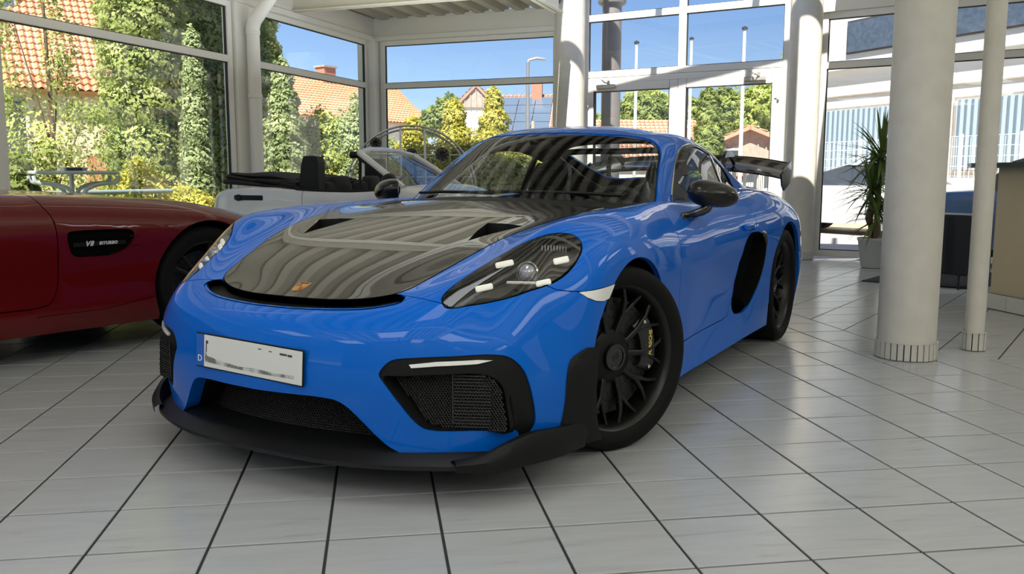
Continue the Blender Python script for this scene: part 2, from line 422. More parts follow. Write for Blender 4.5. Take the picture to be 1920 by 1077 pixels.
for i, (cx, cy) in enumerate(tiles):
    if i in near:
        if first: o = proto; first = False
        else: o = proto.copy(); COL.objects.link(o); o.parent = floor
        o.location = (cx, cy, random.uniform(-.0003, .0003))
    else: tilebox(rest, [(cx-a, cy-a), (cx+a, cy-a), (cx+a, cy+a), (cx-a, cy+a)])
P_ = S*1.4142
for h in range(8, 41):       # the obliquely jointed field behind the columns
    y0, y1 = h*S+hg, (h+1)*S-hg; xs = 7*S+hg; k0 = -30
    ks = [2.60-2.55+k*P_ for k in range(-12, 26)]      # joints: x = y + k
    prev = None
    J = [k for k in ks if k+y1 > xs and k+y0 < 9.4]
    left0 = left1 = xs; extra = None
    for k in J:
        r0, r1 = k+y0-hg*1.3, k+y1-hg*1.3
        if not inpoly(np.array([k+y0-.1]), np.array([(y0+y1)/2]), offset_poly(hall, -.02))[0]: left0, left1 = max(k+y0+hg*1.3, xs), max(k+y1+hg*1.3, xs); continue
        if r0 <= left0:
            if r1 > left1+.002: tilebox(rest, [(left0, y0+(left0-r0)), (r1, y1), (left1, y1)])
        else:
            tilebox(rest, [(left0, y0), (r0, y0), (r1, y1), (left1, y1)]+([extra] if extra else []))
        q0, q1 = k+y0+hg*1.3, k+y1+hg*1.3
        extra = (xs, y0+(xs-q0)) if q0 < xs and q1 > xs else None
        left0, left1 = max(q0, xs), max(q1, xs)
o = rest.build('tile', m_tile, floor); o['kind'] = 'stuff'
# ---- plan of the glazed front
W1a, W1p, W1e = (-3.94, 6.20), (-2.36, 9.02), (-.86, 11.68)
d1 = Vector((.4904, .8715, 0)); n1 = Vector((.8715, -.4904, 0))       # along wall 1, into the room
def w1(t): return (W1p[0]+d1.x*t, W1p[1]+d1.y*t)                      # t from the post at W1p
C12 = w1(3.10)
d2 = Vector((.8715, -.4904, 0))
def w2(t): return (C12[0]+d2.x*t, C12[1]+d2.y*t)
ZT, ZW = 2.33, 2.985
win = []
wframe(w1(-3.22), w1(-.16), .12, ZW, 'window_1', 1, (ZT,))
wframe(w1(.13), w1(2.93), .12, ZW, 'window_2', 2, (ZT,))
wframe(w1(-6.5), w1(-3.30), .12, ZW, 'window_3', 3, (ZT,))
wframe(w1(-9.9), w1(-6.60), .12, ZW, 'window_4', 4, (ZT,))
wframe(w1(-13.3), w1(-10.0), .12, ZW, 'window_5', 5, (ZT,))
wframe(w2(.16), w2(2.93), .12, ZW, 'window_6', 6, (ZT,))
wallbox('wall_left_base', w1(-16), w1(3.2), -.02, .12, .16, m_frame)
wallbox('wall_back_base', w2(-.1), w2(3.05), -.02, .12, .16, m_frame)
m_band = mat('band_grey', srgb(228, 225, 216), .7)
wallbox('wall_left_band', w1(-16), w1(3.14), ZW, 3.30, .20, m_band, 0)
wallbox('wall_back_band', w2(-.05), w2(3.05), ZW, 3.30, .20, m_band, 0)
wallbox('trim_1', w1(-16), w1(3.02), ZW-.015, ZW+.05, .26, m_frame); wallbox('trim_2', w2(.0), w2(3.0), ZW-.015, ZW+.05, .26, m_frame)
def post(name, p, w, d, z0, z1, rz, m=m_frame):
    o = MB().box((0, 0, (z0+z1)/2), (w, d, z1-z0), bev=.012).build(name, m); o.location = (p[0], p[1], 0); o.rotation_euler = (0, 0, rz); return struct(o)
A1 = math.atan2(d1.y, d1.x); A1W = A1
post('pillar', w1(-.02), .26, .17, -.02, 3.0, A1); post('pillar', w1(3.08), .34, .28, -.02, 3.0, A1); 
for t in (-3.26, -6.55, -9.95): post('pillar', w1(t), .12, .12, -.02, 3.0, A1)
# round pipe beside the post with a slanting branch at the top
pp = Vector((*w1(.02), 0))+n1*.19
pipe = thing('downpipe', 'white round drain pipe with a slanting branch beside the left window post', 'pipe', (pp.x, pp.y, 0))
mb = MB(); mb.tube([(0, 0, .0), (0, 0, 2.72)], .075, 28); mb.build('pipe_run', m_frame, pipe, True, 40)
mb = MB(); q = [(0, 0, 2.62), (0, 0, 2.70), (.03, -.03, 2.78), (.30, -.16, 3.12), (.38, -.20, 3.23)]; mb.tube(q, [.078, .080, .078, .072, .072], 24); mb.build('pipe_branch', m_frame, pipe, True, 40)
for z in (2.62, 1.9, .9): mb = MB(); mb.lathe([(.076, z), (.083, z+.005), (.083, z+.05), (.076, z+.055)], n=28); mb.build('pipe_collar', m_frame, pipe, True, 40)
# ---- door front
DA, DB = Vector((2.03, 10.32, 0)), Vector((4.30, 8.52, 0)); dd = (DB-DA).normalized(); dn = Vector((-dd.y*-1, 0, 0)); dn = Vector((dd.y, -dd.x, 0))
if dn.y > 0: dn = -dn
LD = (DB-DA).length
def wd(t, o=0): p = DA+dd*t+dn*o; return (p.x, p.y)
AD = math.atan2(dd.y, dd.x)
wframe(wd(.04), wd(LD-.06), 2.345, 5.2, 'window_7', 7, (3.14, 3.95), (LD*.49,), fw=.085)
door = bpy.data.objects.new('door_1', None); COL.objects.link(door); door['kind'] = 'structure'; door.location = DA; door.rotation_euler = (0, 0, AD)
mb = MB(); 
for x in (.06, LD-.10): mb.box((x, 0, 1.17), (.10, .10, 2.36), bev=.006)
mb.box((LD/2, 0, 2.30), (LD-.2, .10, .07), bev=.006); mb.box((LD/2, 0, .02), (LD-.1, .10, .04)); mb.build('door_frame', m_frame, door)
for a, b in ((.11, LD*.49), (LD*.49, LD-.15)):
    f = .115; mb = MB(); z0, z1 = .05, 2.265
    for x in (a+f/2, b-f/2): mb.box((x, -.02, (z0+z1)/2), (f-.004, .065, z1-z0), bev=.008)
    mb.box(((a+b)/2, -.02, z1-f/2), (b-a-2*f, .065, f), bev=.008); mb.box(((a+b)/2, -.02, z0+.10), (b-a-2*f, .065, .20), bev=.008)
    lf = mb.build('door_leaf', m_frame, door)
    mb = MB(); mb.add([(a+f-.01, -.02, z0+.19), (b-f+.01, -.02, z0+.19), (b-f+.01, -.02, z1-f+.01), (a+f-.01, -.02, z1-f+.01)], [(0, 1, 2, 3)]); mb.build('pane', m_pane, lf)
    mb = MB(); g = .009
    for yy in (z0+.20, z1-f): mb.box(((a+b)/2, -.02, yy), (b-a-2*f, .075, g))
    for xx in (a+f, b-f): mb.box((xx, -.02, (z0+z1)/2+.05), (g, .075, z1-z0-.3))
    mb.build('gasket', m_gask, lf)
    hx = a+.03 if a < 1 else b-.03
    for z in (2.0, 1.12, .3): mb = MB(); mb.cyl((hx, -.075, z-.05), (hx, -.075, z+.05), .016, 12); mb.box((hx+(.02 if a < 1 else -.02), -.06, z), (.05, .02, .06)); mb.build('hinge', m_frame, lf, True, 40)
    cx = a+.30 if a < 1 else b-.32
    mb = MB(); mb.box((cx, -.08, 2.215), (.27, .05, .055), bev=.008); mb.tube([(cx+.05, -.10, 2.25), (cx+.02, -.18, 2.262), (cx-.06, -.10, 2.31)], .010, 8); mb.cyl((cx+.05, -.10, 2.24), (cx+.05, -.10, 2.29), .02, 12); mb.build('door_closer', mat('closer_silver', srgb(180, 178, 172), .4, metal=.5), lf, False)
mb = MB(); mb.tube([(LD*.49-.09, -.09, .95), (LD*.49-.09, -.14, .97), (LD*.49-.09, -.14, 1.33), (LD*.49-.09, -.09, 1.35)], .014, 10); mb.build('door_handle', m_frame, door, True)
def column(name, p, r, z1, base, nt, kind='structure', zb=.095):
    o = MB().lathe([(r, .0), (r, z1)], n=48).build(name, m_colm, None, True, 40); o.location = (p[0], p[1], 0); o['kind'] = 'structure'
    if base:
        bt = mat('base_tile', srgb(206, 204, 196), .3)
        mb = MB(); mb.lathe([(r+.004, .001), (r+.004, zb-.004)], n=40); mb.lathe([(r, zb-.004), (r+.013, zb-.004)], n=40); mb.build('base_mortar', m_grout, o)
        rr = r+.012; a = 2*PI/nt; proto = None
        for k in range(nt):
            if proto is None:
                g = .0032/rr; mb = MB(); V = []
                for rad in (r+.003, rr):
                    for th in (-a/2+g, 0, a/2-g):
                        for z in (.004, zb): V.append((rad*math.cos(th), rad*math.sin(th), z))
                mb.add(V, [(6, 8, 9, 7), (8, 10, 11, 9), (7, 9, 3, 1), (9, 11, 5, 3), (6, 7, 1, 0), (10, 4, 5, 11)]); proto = mb.build('tile', bt, o, False); t = proto
            else: t = proto.copy(); COL.objects.link(t); t.parent = o
            t.rotation_euler = (0, 0, a*k)
    return o
column('pillar', (2.11, 2.67), .153, 3.4, True, 30)
column('pillar', (2.62, 2.79), .053, 3.4, True, 12, zb=.105)
column('pillar', (1.80, 10.02), .205, 5.3, False, 0)
column('pillar', (4.30, 8.28), .185, 3.4, True, 30)
# ---- right glazing
RA, RB = Vector((4.55, 8.36, 0)), Vector((8.0, 5.34, 0)); dr = (RB-RA).normalized()
def wr(t): p = RA+dr*t; return (p.x, p.y)
wframe(wr(0), wr(2.55), .03, 2.95, 'window_8', 8, (ZT,), (), fw=.075)
wframe(wr(2.62), wr(4.6), .03, 2.95, 'window_9', 9, (ZT,), fw=.075)
wallbox('wall_right_band', wr(-.25), wr(4.7), 2.95, 3.30, .2, m_band)
wallbox('wall_back_band', wd(-.2), wd(LD+.3), 5.2, 5.5, .2, m_band)
post('pillar', wr(-.06), .12, .12, -.02, 3.0, math.atan2(dr.y, dr.x)); post('pillar', wr(2.585), .10, .10, -.02, 3.0, math.atan2(dr.y, dr.x))
wallbox('wall_right', wr(4.6), (8.4, -5.6), -.02, 3.4, .2, m_wallw)
wallbox('wall_back', (8.4, -5.6), (-8.8, -5.6), -.02, 3.4, .2, mat('rear_wall_cream', srgb(190, 182, 165), .8))
# ---- ceiling: trapezoid sheets running along wall 1, with channel beams; lantern opening over the door
m_sheet = mat('ceiling_sheet', srgb(188, 180, 160), .45, spec=.4); m_beam = mat('beam_cream', srgb(226, 221, 206), .6)
ZC = 3.27
Mc = Matrix.Translation((*w1(3.1), 0)) @ Matrix.Rotation(A1, 4, 'Z')      # local x along wall 1 (to the back corner), y away from the room
# local frame: x<=0 into the hall along wall 1, y<0 across the room
m_rib_shade = mat('sheet_rib_shade', srgb(92, 86, 76), .7)  # darker sheet colour, paints the shade inside the ribs
def sheet(name, x0, x1, y0, y1, pitch=.30):
    mb = MB(); pr = []; y = y0; ph = .09
    while y < y1-1e-6:
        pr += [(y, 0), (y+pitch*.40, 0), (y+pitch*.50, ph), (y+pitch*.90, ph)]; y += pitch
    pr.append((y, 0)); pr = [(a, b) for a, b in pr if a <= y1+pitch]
    mb.grid([[(x0, a, ZC+b) for a, b in pr], [(x1, a, ZC+b) for a, b in pr]]); mb.M = [1 if (pr[i][1] > .05 and pr[i+1][1] > .05) else 0 for i in range(len(pr)-1)]; o = mb.build(name, [m_sheet, m_rib_shade], None, False); o.matrix_world = Mc; o['kind'] = 'structure'; return o
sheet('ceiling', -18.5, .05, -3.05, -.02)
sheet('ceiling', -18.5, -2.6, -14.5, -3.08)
MB().box((-8, -6, ZC+.14), (22, 16, .04)).build('roof_plate', m_gask)
bpy.data.objects.remove(bpy.data.objects['roof_plate'])
# closed roof skin over the sheets
o = MB().box((-9.2, -1.5, ZC+.13), (18.6, 3.2, .04)).build('roof', m_gask); o.matrix_world = Mc; struct(o)
o = MB().box((-10.55, -8.9, ZC+.13), (15.9, 12.0, .04)).build('roof', m_gask); o.matrix_world = Mc; struct(o)
def beam(name, a, b, z0, hgt, w=.10):
    """cream channel beam in the ceiling frame"""
    A = Vector((*a, 0)); Bv = Vector((*b, 0)); d = (Bv-A); L = d.length; t = .012; mb = MB()
    mb.box((L/2, 0, z0+t/2), (L, w, t)); mb.box((L/2, 0, z0+hgt-t/2), (L, w, t)); mb.box((L/2, 0, z0+hgt/2), (L, .01, hgt))
    o = mb.build(name, m_beam); o.matrix_world = Mc @ Matrix.Translation(A) @ Matrix.Rotation(math.atan2(d.y, d.x), 4, 'Z'); o['kind'] = 'structure'; return o
for x in (-2.1, -5.2, -8.3, -11.4, -14.5): beam('beam', (x, -.05), (x, -3.1 if x > -2.6 else -14.2), 3.05, .21, .14)
for y in (-3.08, -7.2, -11.4): beam('beam', (-17.5, y-.1), (-.85 if y > -4 else -2.6, y-.1), 3.06, .20, .14)
beam('beam', (-2.62, -3.1), (-2.62, -12.0), 3.06, .22, .14)
# lantern roof over the door: glass with rafters
mb = MB()
LZ = 5.5
def lpt(x, y, z): return tuple((Mc @ Vector((x, y, z))))
for k in range(6):
    y = -3.2-k*1.25; o = MB().box((-1.6, y, LZ-.08), (4.4, .09, .16)).build('rafter', m_frame); o.matrix_world = Mc; o['kind'] = 'structure'
o = MB().box((-2.62, -6.2, (ZC+LZ)/2+.05), (.05, .12, LZ-ZC-.1)).build('rafter', m_frame); o.matrix_world = Mc; struct(o)
o = MB().box((-2.62, -5.5, LZ-.07), (.10, 5.0, .14)).build('rafter', m_frame); o.matrix_world = Mc; struct(o)
# right part of the hall ceiling, plain
o = MB().box((-.9, -9.8, 3.34), (3.4, 6.6, .05)).build('ceiling', m_wallw); o.matrix_world = Mc; struct(o)
# ---- glowing fill panels out of view, added to brighten the hall
m_fillon = mat('fill_panel_on', (1, .98, .93, 1), .5, emis=(.93, .97, 1.0), es=3.2)
CL = [(-9.6, -5.4), (-9.6, -9.6), (-12.6, -1.8), (-12.6, -4.8), (-12.6, -7.8), (-12.6, -10.8), (-15.2, -3.0), (-15.2, -6.2), (-15.2, -9.4), (-6.0, -9.6), (-3.4, -10.5)]
for i, (x, y) in enumerate(CL):
    t = thing('fill_panel', 'wide white panel added as fill light under the hall ceiling', 'lamp', group='added fill panels of the hall'); t.matrix_world = Mc @ Matrix.Translation((x, y, 0))
    MB().box((0, 0, 3.0), (1.6, .9, .05), bev=.01).build('housing', m_frame, t); MB().box((0, 0, 2.968), (1.5, .80, .014)).build('diffuser', m_fillon, t)
# ---- counter, mat, cabinet
cn = thing('reception_counter', 'beige reception counter with a dark rounded top at the right', 'counter', (3.80, 1.4, 0))
m_beige = mat('counter_beige', srgb(196, 182, 152), .7, noise=(4, .3, srgb(190, 176, 146)))
MB().box((.33, 1.42, .60), (.60, 2.84, .96), bev=.004).build('body', m_beige, cn)
mb = MB(); yy = [1.40*0, 3.22]; 
R_ = .30; out = [(-.08, 0), (.62, 0)]+[(.27+.35*math.cos(a), 2.95+.32*math.sin(a)) for a in [PI*j/16 for j in range(17)]]
mb.prism(out, 1.070, 1.105); mb.build('counter_top', mat('counter_top_dark', srgb(52, 58, 56), .35, coat=.3), cn)
pt = mat('base_tile', srgb(206, 204, 196), .3); proto = None
MB().box((.02, 1.42, .06), (.012, 2.84, .118)).build('mortar', m_grout, cn)
for k in range(14):
    y = 2.84-.107-k*.205
    if y < 0.05: break
    if proto is None: proto = MB().box((.010, 0, .062), (.014, .199, .112), bev=.002).build('tile', pt, cn); t = proto
    else: t = proto.copy(); COL.objects.link(t); t.parent = cn
    t.location = (0, y, 0)
c0 = at(1690, 500, 8.75); c1 = at(1813, 500, 8.45); dv = (c1-c0); dv.z = 0; Lc = dv.length
cb = thing('sideboard', 'low black sideboard on thin legs between the two columns', 'cabinet', (c0.x, c0.y, 0.012), math.atan2(dv.y, dv.x))
m_sb = mat('sideboard_black', (.012, .012, .013, 1), .45)
MB().box((Lc/2, .2, .395), (Lc, .40, .53), bev=.006).build('body', m_sb, cb)
for x in (Lc*.02+.01, Lc*.33, Lc*.66): MB().box((x+.15, -.003, .395), (.285, .012, .50), bev=.003).build('cabinet_door', m_sb, cb)
for x in (.12, Lc-.09):
    for y in (.05, .35): MB().cyl((x, y, 0), (x, y, .14), .010, 10).build('leg', m_sb, cb, True)
p1, p2, p3, p4 = Vector((3.80, 5.97, 0)), Vector((4.50, 5.23, 0)), Vector((5.72, 6.25, 0)), Vector((5.02, 7.00, 0))
mb = MB(); mb.add([(p.x, p.y, .001) for p in (p1, p2, p3, p4)]+[(p.x, p.y, .011) for p in (p1, p2, p3, p4)], [(3, 2, 1, 0), (4, 5, 6, 7), (0, 1, 5, 4), (1, 2, 6, 5), (2, 3, 7, 6), (3, 0, 4, 7)])
o = mb.build('door_mat', mat('mat_dark', srgb(52, 50, 52), .95, noise=(120, .2, srgb(38, 36, 38))), None); tag(o, 'dark grey rubber mat lying under the black sideboard', 'mat')
# ---- yucca in its pot
def yucca():
    base = at(1634, 500, 10.35); t = thing('potted_yucca', 'tall yucca with sword leaves in a pale pot behind the large column', 'plant', (base.x, base.y, 0))
    mb = MB(); mb.lathe([(.0001, .005), (.105, .005), (.115, .02), (.155, .30), (.165, .31), (.165, .335), (.150, .335), (.147, .29), (.0001, .285)], n=36); recalc(mb.build('plant_pot', mat('pot_pale', srgb(190, 192, 192), .4), t, True, 40))
    MB().lathe([(.146, .292), (.0001, .297)], n=24).build('soil', mat('soil', srgb(50, 38, 28), .95), t)
    ml = mat('yucca_leaf', srgb(58, 86, 40), .45, noise=(7, .25, srgb(120, 140, 70))); rnd = random.Random(3)
    for (x, y, h, nl, L) in ((.05, 0, 1.22, 80, .60), (-.03, .03, .90, 66, .54), (.0, -.05, .60, 44, .44)):
        mb = MB(); mb.tube([(x*.5, y*.5, .28), (x*.8, y, h*.6), (x, y, h)], [.030, .026, .022], 10); mb.build('trunk', mat('yucca_trunk', srgb(112, 92, 68), .9, bump=(40, .6, .01)), t, True)
        mb = MB()
        for k in range(nl):
            az = rnd.uniform(0, 2*PI); el = math.radians(rnd.uniform(-35, 85)); l = L*rnd.uniform(.7, 1.05); w = rnd.uniform(.014, .023); droop = rnd.uniform(.2, .9)
            d = Vector((math.cos(az)*math.cos(el), math.sin(az)*math.cos(el), math.sin(el))); sd_ = Vector((-math.sin(az), math.cos(az), 0)); o0 = Vector((x, y, h+rnd.uniform(-.10, .06))); rows = []
            for i in range(6):
                u = i/5; c = o0+d*l*u-Vector((0, 0, 1))*droop*.28*u*u*math.cos(el); ww = w*(1-u**2)*(.6+.8*min(u*3, 1)*.5)+.0005; up = d.cross(sd_).normalized()
                rows.append([tuple(c-sd_*ww), tuple(c-up*ww*.35), tuple(c+sd_*ww)])
            mb.grid(rows)
        mb.build('leaves', ml, t, True, 60)
yucca()
# ================================================================ blue sports car: skin cages (x forward, y left, z up)
def body_cage():
    K = 5
    ks = [  # stations from the front bottom over the nose, bonnet, cabin edge, tail to the rear bottom; centre ... crest
     [(.955,0,.16),(.945,.2,.16),(.90,.40,.16),(.825,.57,.16),(.745,.69,.16),(.645,.775,.16)],
     [(.965,0,.25),(.955,.2,.25),(.912,.40,.25),(.84,.575,.25),(.755,.70,.25),(.655,.79,.25)],
     [(.985,0,.36),(.972,.2,.36),(.928,.40,.36),(.855,.58,.36),(.77,.705,.36),(.665,.80,.36)],
     [(.98,0,.47),(.965,.2,.47),(.920,.40,.47),(.845,.58,.475),(.755,.70,.48),(.66,.785,.485)],
     [(.945,0,.545),(.93,.2,.545),(.885,.395,.55),(.81,.57,.565),(.705,.67,.585),(.605,.757,.60)],
     [(.86,0,.59),(.85,.2,.592),(.80,.39,.605),(.72,.56,.64),(.605,.66,.68),(.50,.745,.70)],
     [(.76,0,.628),(.75,.2,.63),(.70,.39,.645),(.61,.55,.69),(.49,.66,.75),(.39,.75,.78)],
     [(.60,0,.685),(.595,.2,.687),(.56,.39,.698),(.48,.54,.730),(.375,.66,.80),(.28,.755,.83)],
     [(.43,0,.738),(.425,.2,.74),(.40,.39,.749),(.33,.545,.779),(.25,.66,.83),(.14,.76,.848)],
     [(.25,0,.785),(.25,.2,.785),(.23,.39,.790),(.17,.55,.808),(.10,.665,.848),(0,.765,.858)],
     [(.05,0,.826),(.05,.2,.826),(.03,.39,.828),(-.02,.55,.835),(-.09,.665,.858),(-.18,.765,.864)],
     [(-.15,0,.860),(-.15,.2,.859),(-.17,.39,.858),(-.22,.55,.856),(-.28,.66,.864),(-.36,.755,.868)],
     [(-.33,0,.888),(-.335,.2,.886),(-.37,.39,.880),(-.43,.55,.870),(-.50,.655,.869),(-.56,.745,.873)],
     [(-.45,0,.905),(-.465,.2,.902),(-.53,.39,.893),(-.63,.55,.880),(-.74,.655,.875),(-.80,.735,.876)],
    ]
    side = [
     [(-1.0,.69,.875),(-1.02,.76,.862)], [(-1.35,.695,.872),(-1.35,.772,.853)], [(-1.7,.685,.876),(-1.7,.785,.860)],
     [(-2.0,.65,.895),(-2.0,.79,.885)], [(-2.3,.61,.925),(-2.3,.775,.908)], [(-2.6,.58,.93),(-2.62,.755,.905)],
    ]
    back = [
     [(-3.0,0,.955),(-3.0,.2,.953),(-2.99,.37,.95),(-2.98,.48,.94),(-2.96,.60,.92),(-2.95,.72,.88)],
     [(-3.28,0,.925),(-3.27,.2,.924),(-3.25,.37,.92),(-3.22,.5,.905),(-3.19,.61,.88),(-3.15,.72,.82)],
     [(-3.41,0,.80),(-3.40,.2,.80),(-3.38,.4,.80),(-3.35,.55,.79),(-3.30,.67,.77),(-3.22,.77,.73)],
     [(-3.46,0,.63),(-3.45,.2,.63),(-3.43,.4,.63),(-3.40,.56,.62),(-3.35,.70,.61),(-3.25,.81,.59)],
     [(-3.46,0,.47),(-3.455,.2,.47),(-3.435,.4,.47),(-3.40,.57,.46),(-3.35,.71,.46),(-3.25,.83,.45)],
     [(-3.43,0,.32),(-3.425,.2,.32),(-3.41,.4,.32),(-3.38,.57,.32),(-3.33,.70,.32),(-3.24,.82,.32)],
     [(-3.38,0,.19),(-3.375,.2,.19),(-3.36,.4,.19),(-3.34,.56,.19),(-3.29,.69,.19),(-3.21,.79,.19)],
    ]
    V = []; idx = {}
    def add(p):
        V.append(p); return len(V)-1
    F = []
    st = []
    for i, row in enumerate(ks): st.append([add(p) for p in row])
    for row in side: st.append([None]*(K-1)+[add(p) for p in row])
    for row in back: st.append([add(p) for p in row])
    N = len(st)-1                       # 26
    for i in range(N):
        for k in range(K):
            q = (st[i][k], st[i][k+1], st[i+1][k+1], st[i+1][k])
            if None not in q: F.append(q)
    # flank: rows r0 (sill) .. r4, row 5 is the crest strip
    cols = [
     [(.50,.850,.16),(.51,.862,.25),(.515,.868,.37),(.50,.85,.50),(.46,.815,.65)],
     [(.37,.885,.16),(.375,.893,.26),(.375,.899,.38),(.365,.897,.52),(.335,.876,.70)],
     [(.20,.89,.16),(.20,.90,.27),(.20,.907,.40),(.20,.907,.56),(.185,.888,.745)],
     [(0,.89,.16),(0,.90,.27),(0,.908,.40),(0,.909,.56),(0,.893,.76)],
     [(-.2,.888,.16),(-.2,.898,.27),(-.2,.903,.40),(-.2,.903,.56),(-.2,.886,.755)],
     [(-.40,.885,.14),(-.40,.888,.27),(-.40,.885,.40),(-.395,.888,.56),(-.38,.875,.745)],
     [(-.60,.885,.15),(-.60,.874,.27),(-.595,.868,.41),(-.59,.874,.565),(-.575,.864,.735)],
     [(-.83,.885,.15),(-.83,.862,.27),(-.82,.856,.415),(-.815,.865,.57),(-.81,.862,.73)],
     [(-1.06,.885,.15),(-1.06,.857,.27),(-1.05,.850,.42),(-1.045,.862,.57),(-1.035,.866,.73)],
     [(-1.35,.885,.15),(-1.35,.857,.27),(-1.35,.848,.42),(-1.35,.862,.575),(-1.35,.869,.735)],
     [(-1.7,.885,.15),(-1.7,.865,.27),(-1.7,.855,.42),(-1.7,.868,.58),(-1.7,.876,.74)],
     [(-2.0,.89,.15),(-2.0,.888,.27),(-2.0,.890,.42),(-2.0,.894,.59),(-2.0,.893,.76)],
     [(-2.25,.895,.15),(-2.25,.908,.28),(-2.26,.915,.43),(-2.27,.917,.60),(-2.28,.905,.785)],
     [(-2.6,.895,.15),(-2.6,.908,.28),(-2.6,.918,.43),(-2.6,.918,.60),(-2.61,.900,.785)],
     [(-2.93,.87,.16),(-2.95,.89,.29),(-2.96,.90,.43),(-2.96,.895,.59),(-2.95,.865,.76)],
    ]
    a = 5; C = len(cols)+1
    S = [[st[i][K] for i in range(a)]]
    for c in cols: S.append([add(p) for p in c])
    rear = [st[N-r][K] for r in range(a)]
    S.append(rear)
    top = [st[a+c][K] for c in range(C+1)]
    for c in range(C+1): S[c] = S[c]+[top[c]]
    for c in range(C):
        for r in range(a): F.append((S[c][r], S[c+1][r], S[c+1][r+1], S[c][r+1]))
    return V, F, st, S
def cabin_cage():
    T = [
     [(-.40,0,.885),(-.415,.19,.883),(-.48,.37,.875),(-.60,.54,.862),(-.745,.665,.855)],
     [(-.585,0,1.008),(-.60,.185,1.005),(-.66,.36,.992),(-.765,.51,.975),(-.90,.620,.975)],
     [(-.80,0,1.128),(-.815,.18,1.124),(-.86,.35,1.109),(-.945,.475,1.088),(-1.055,.575,1.082)],
     [(-1.01,0,1.220),(-1.02,.175,1.216),(-1.05,.33,1.202),(-1.115,.445,1.18),(-1.20,.548,1.148)],
     [(-1.22,0,1.257),(-1.225,.17,1.254),(-1.24,.32,1.24),(-1.28,.43,1.218),(-1.34,.55,1.182)],
     [(-1.5,0,1.267),(-1.5,.17,1.264),(-1.51,.32,1.25),(-1.53,.43,1.226),(-1.57,.548,1.195)],
     [(-1.8,0,1.245),(-1.8,.17,1.242),(-1.8,.32,1.228),(-1.82,.425,1.205),(-1.84,.54,1.176)],
     [(-2.1,0,1.197),(-2.1,.17,1.194),(-2.1,.31,1.182),(-2.11,.42,1.157),(-2.12,.535,1.13)],
     [(-2.4,0,1.130),(-2.4,.17,1.127),(-2.4,.31,1.116),(-2.4,.42,1.09),(-2.4,.53,1.06)],
     [(-2.7,0,1.050),(-2.7,.17,1.047),(-2.7,.31,1.037),(-2.7,.42,1.012),(-2.7,.53,.975)],
     [(-3.0,0,.965),(-3.0,.17,.962),(-3.0,.31,.953),(-3.0,.43,.93),(-3.0,.54,.90)],
     [(-3.15,0,.92),(-3.15,.17,.918),(-3.15,.31,.91),(-3.15,.43,.89),(-3.15,.54,.86)],
    ]
    H = [  # mid, low under each rail point
     [(-.77,.685,.850),(-.80,.70,.845)], [(-.93,.672,.915),(-.955,.70,.850)], [(-1.09,.655,.965),(-1.12,.702,.850)],
     [(-1.23,.642,1.00),(-1.26,.705,.850)], [(-1.37,.638,1.015),(-1.39,.706,.850)], [(-1.59,.635,1.025),(-1.60,.702,.855)],
     [(-1.85,.622,1.02),(-1.86,.69,.865)], [(-2.12,.603,1.0),(-2.12,.66,.88)], [(-2.4,.575,.96),(-2.4,.64,.88)],
     [(-2.7,.59,.92),(-2.7,.65,.865)], [(-3.0,.59,.87),(-3.0,.64,.84)], [(-3.15,.58,.84),(-3.15,.62,.82)],
    ]
    V = []; F = []; G = []
    for t, h in zip(T, H):
        r = []
        for p in t+h: V.append(p); r.append(len(V)-1)
        G.append(r)
    for i in range(len(G)-1):
        for k in range(len(G[0])-1): F.append((G[i][k], G[i][k+1], G[i+1][k+1], G[i+1][k]))
    return V, F, G
def full_surface(V, F, level, creases=None):
    """mirror the half cage, fit so the limit surface passes through the cage points, return the y>=0 half"""
    n = len(V); mp = {}; W_ = [tuple(v) for v in V]
    for i, v in enumerate(V):
        if abs(v[1]) < 1e-9: mp[i] = i
        else: mp[i] = len(W_); W_.append((v[0], -v[1], v[2]))
    F2 = list(F)+[tuple(mp[i] for i in f)[::-1] for f in F]
    cr = None
    if creases:
        cr = {}
        for (a, b), w in creases.items():
            cr[tuple(sorted((a, b)))] = w; cr[tuple(sorted((mp[a], mp[b])))] = w
    P = fit_cage(W_, F2, cr)
    L, FF, NN = subdiv(P, F2, level, cr)
    L = np.where(np.abs(L) < 1e-6, 0, L)
    keep = [f for f in FF if sum(L[i][1] for i in f)/len(f) > 1e-6]
    ids = sorted({i for f in keep for i in f}); re = {k: i for i, k in enumerate(ids)}
    return L[ids], [tuple(re[i] for i in f) for f in keep], NN[ids]
# ================================================================ blue sports car: parts
CAR_L = (-0.5835064, 1.8592117, 0.0); CAR_R = -2.2382169
car = thing('sports_car', 'blue sports coupe with black carbon bonnet, rear wing and black wheels', 'car', CAR_L, CAR_R)
m_blue = mat('blue_paint', (.0, .120, .58, 1), .5, coat=.85, coat_rough=.010, spec=.06)
m_blk = mat('black_plastic', (.0065, .0065, .007, 1), .5, spec=.22)
m_blkg = mat('black_gloss', (.008, .008, .009, 1), .12, coat=.6)
m_dark = mat('dark_cavity', (.004, .004, .004, 1), .8, spec=.1)
m_rub = mat('tyre_rubber', (.0055, .0055, .006, 1), .7, spec=.18)
m_whl = mat('satin_black_wheel', (.0045, .0045, .005, 1), .36, spec=.35, coat=.15, coat_rough=.25)
m_steel = mat('brake_steel', (.07, .07, .072, 1), .42, metal=.9, noise=(60, .2, (.035, .035, .037)))
m_chr = mat('bright_metal', (.75, .75, .76, 1), .12, metal=1)
m_lens = glass('lamp_lens', (.80, .80, .78), 1.0, 1.5)
m_wind = glass('car_windscreen', (.88, .92, .92), .62, 1.5)
m_tint = glass('car_side_glass', (.78, .82, .83), 1.0, 1.5)
m_lamp = mat('lamp_silver', (.62, .62, .6, 1), .16, metal=.9)
m_ledw = mat('led_strip_white', (.85, .85, .83, 1), .25, coat=.5)
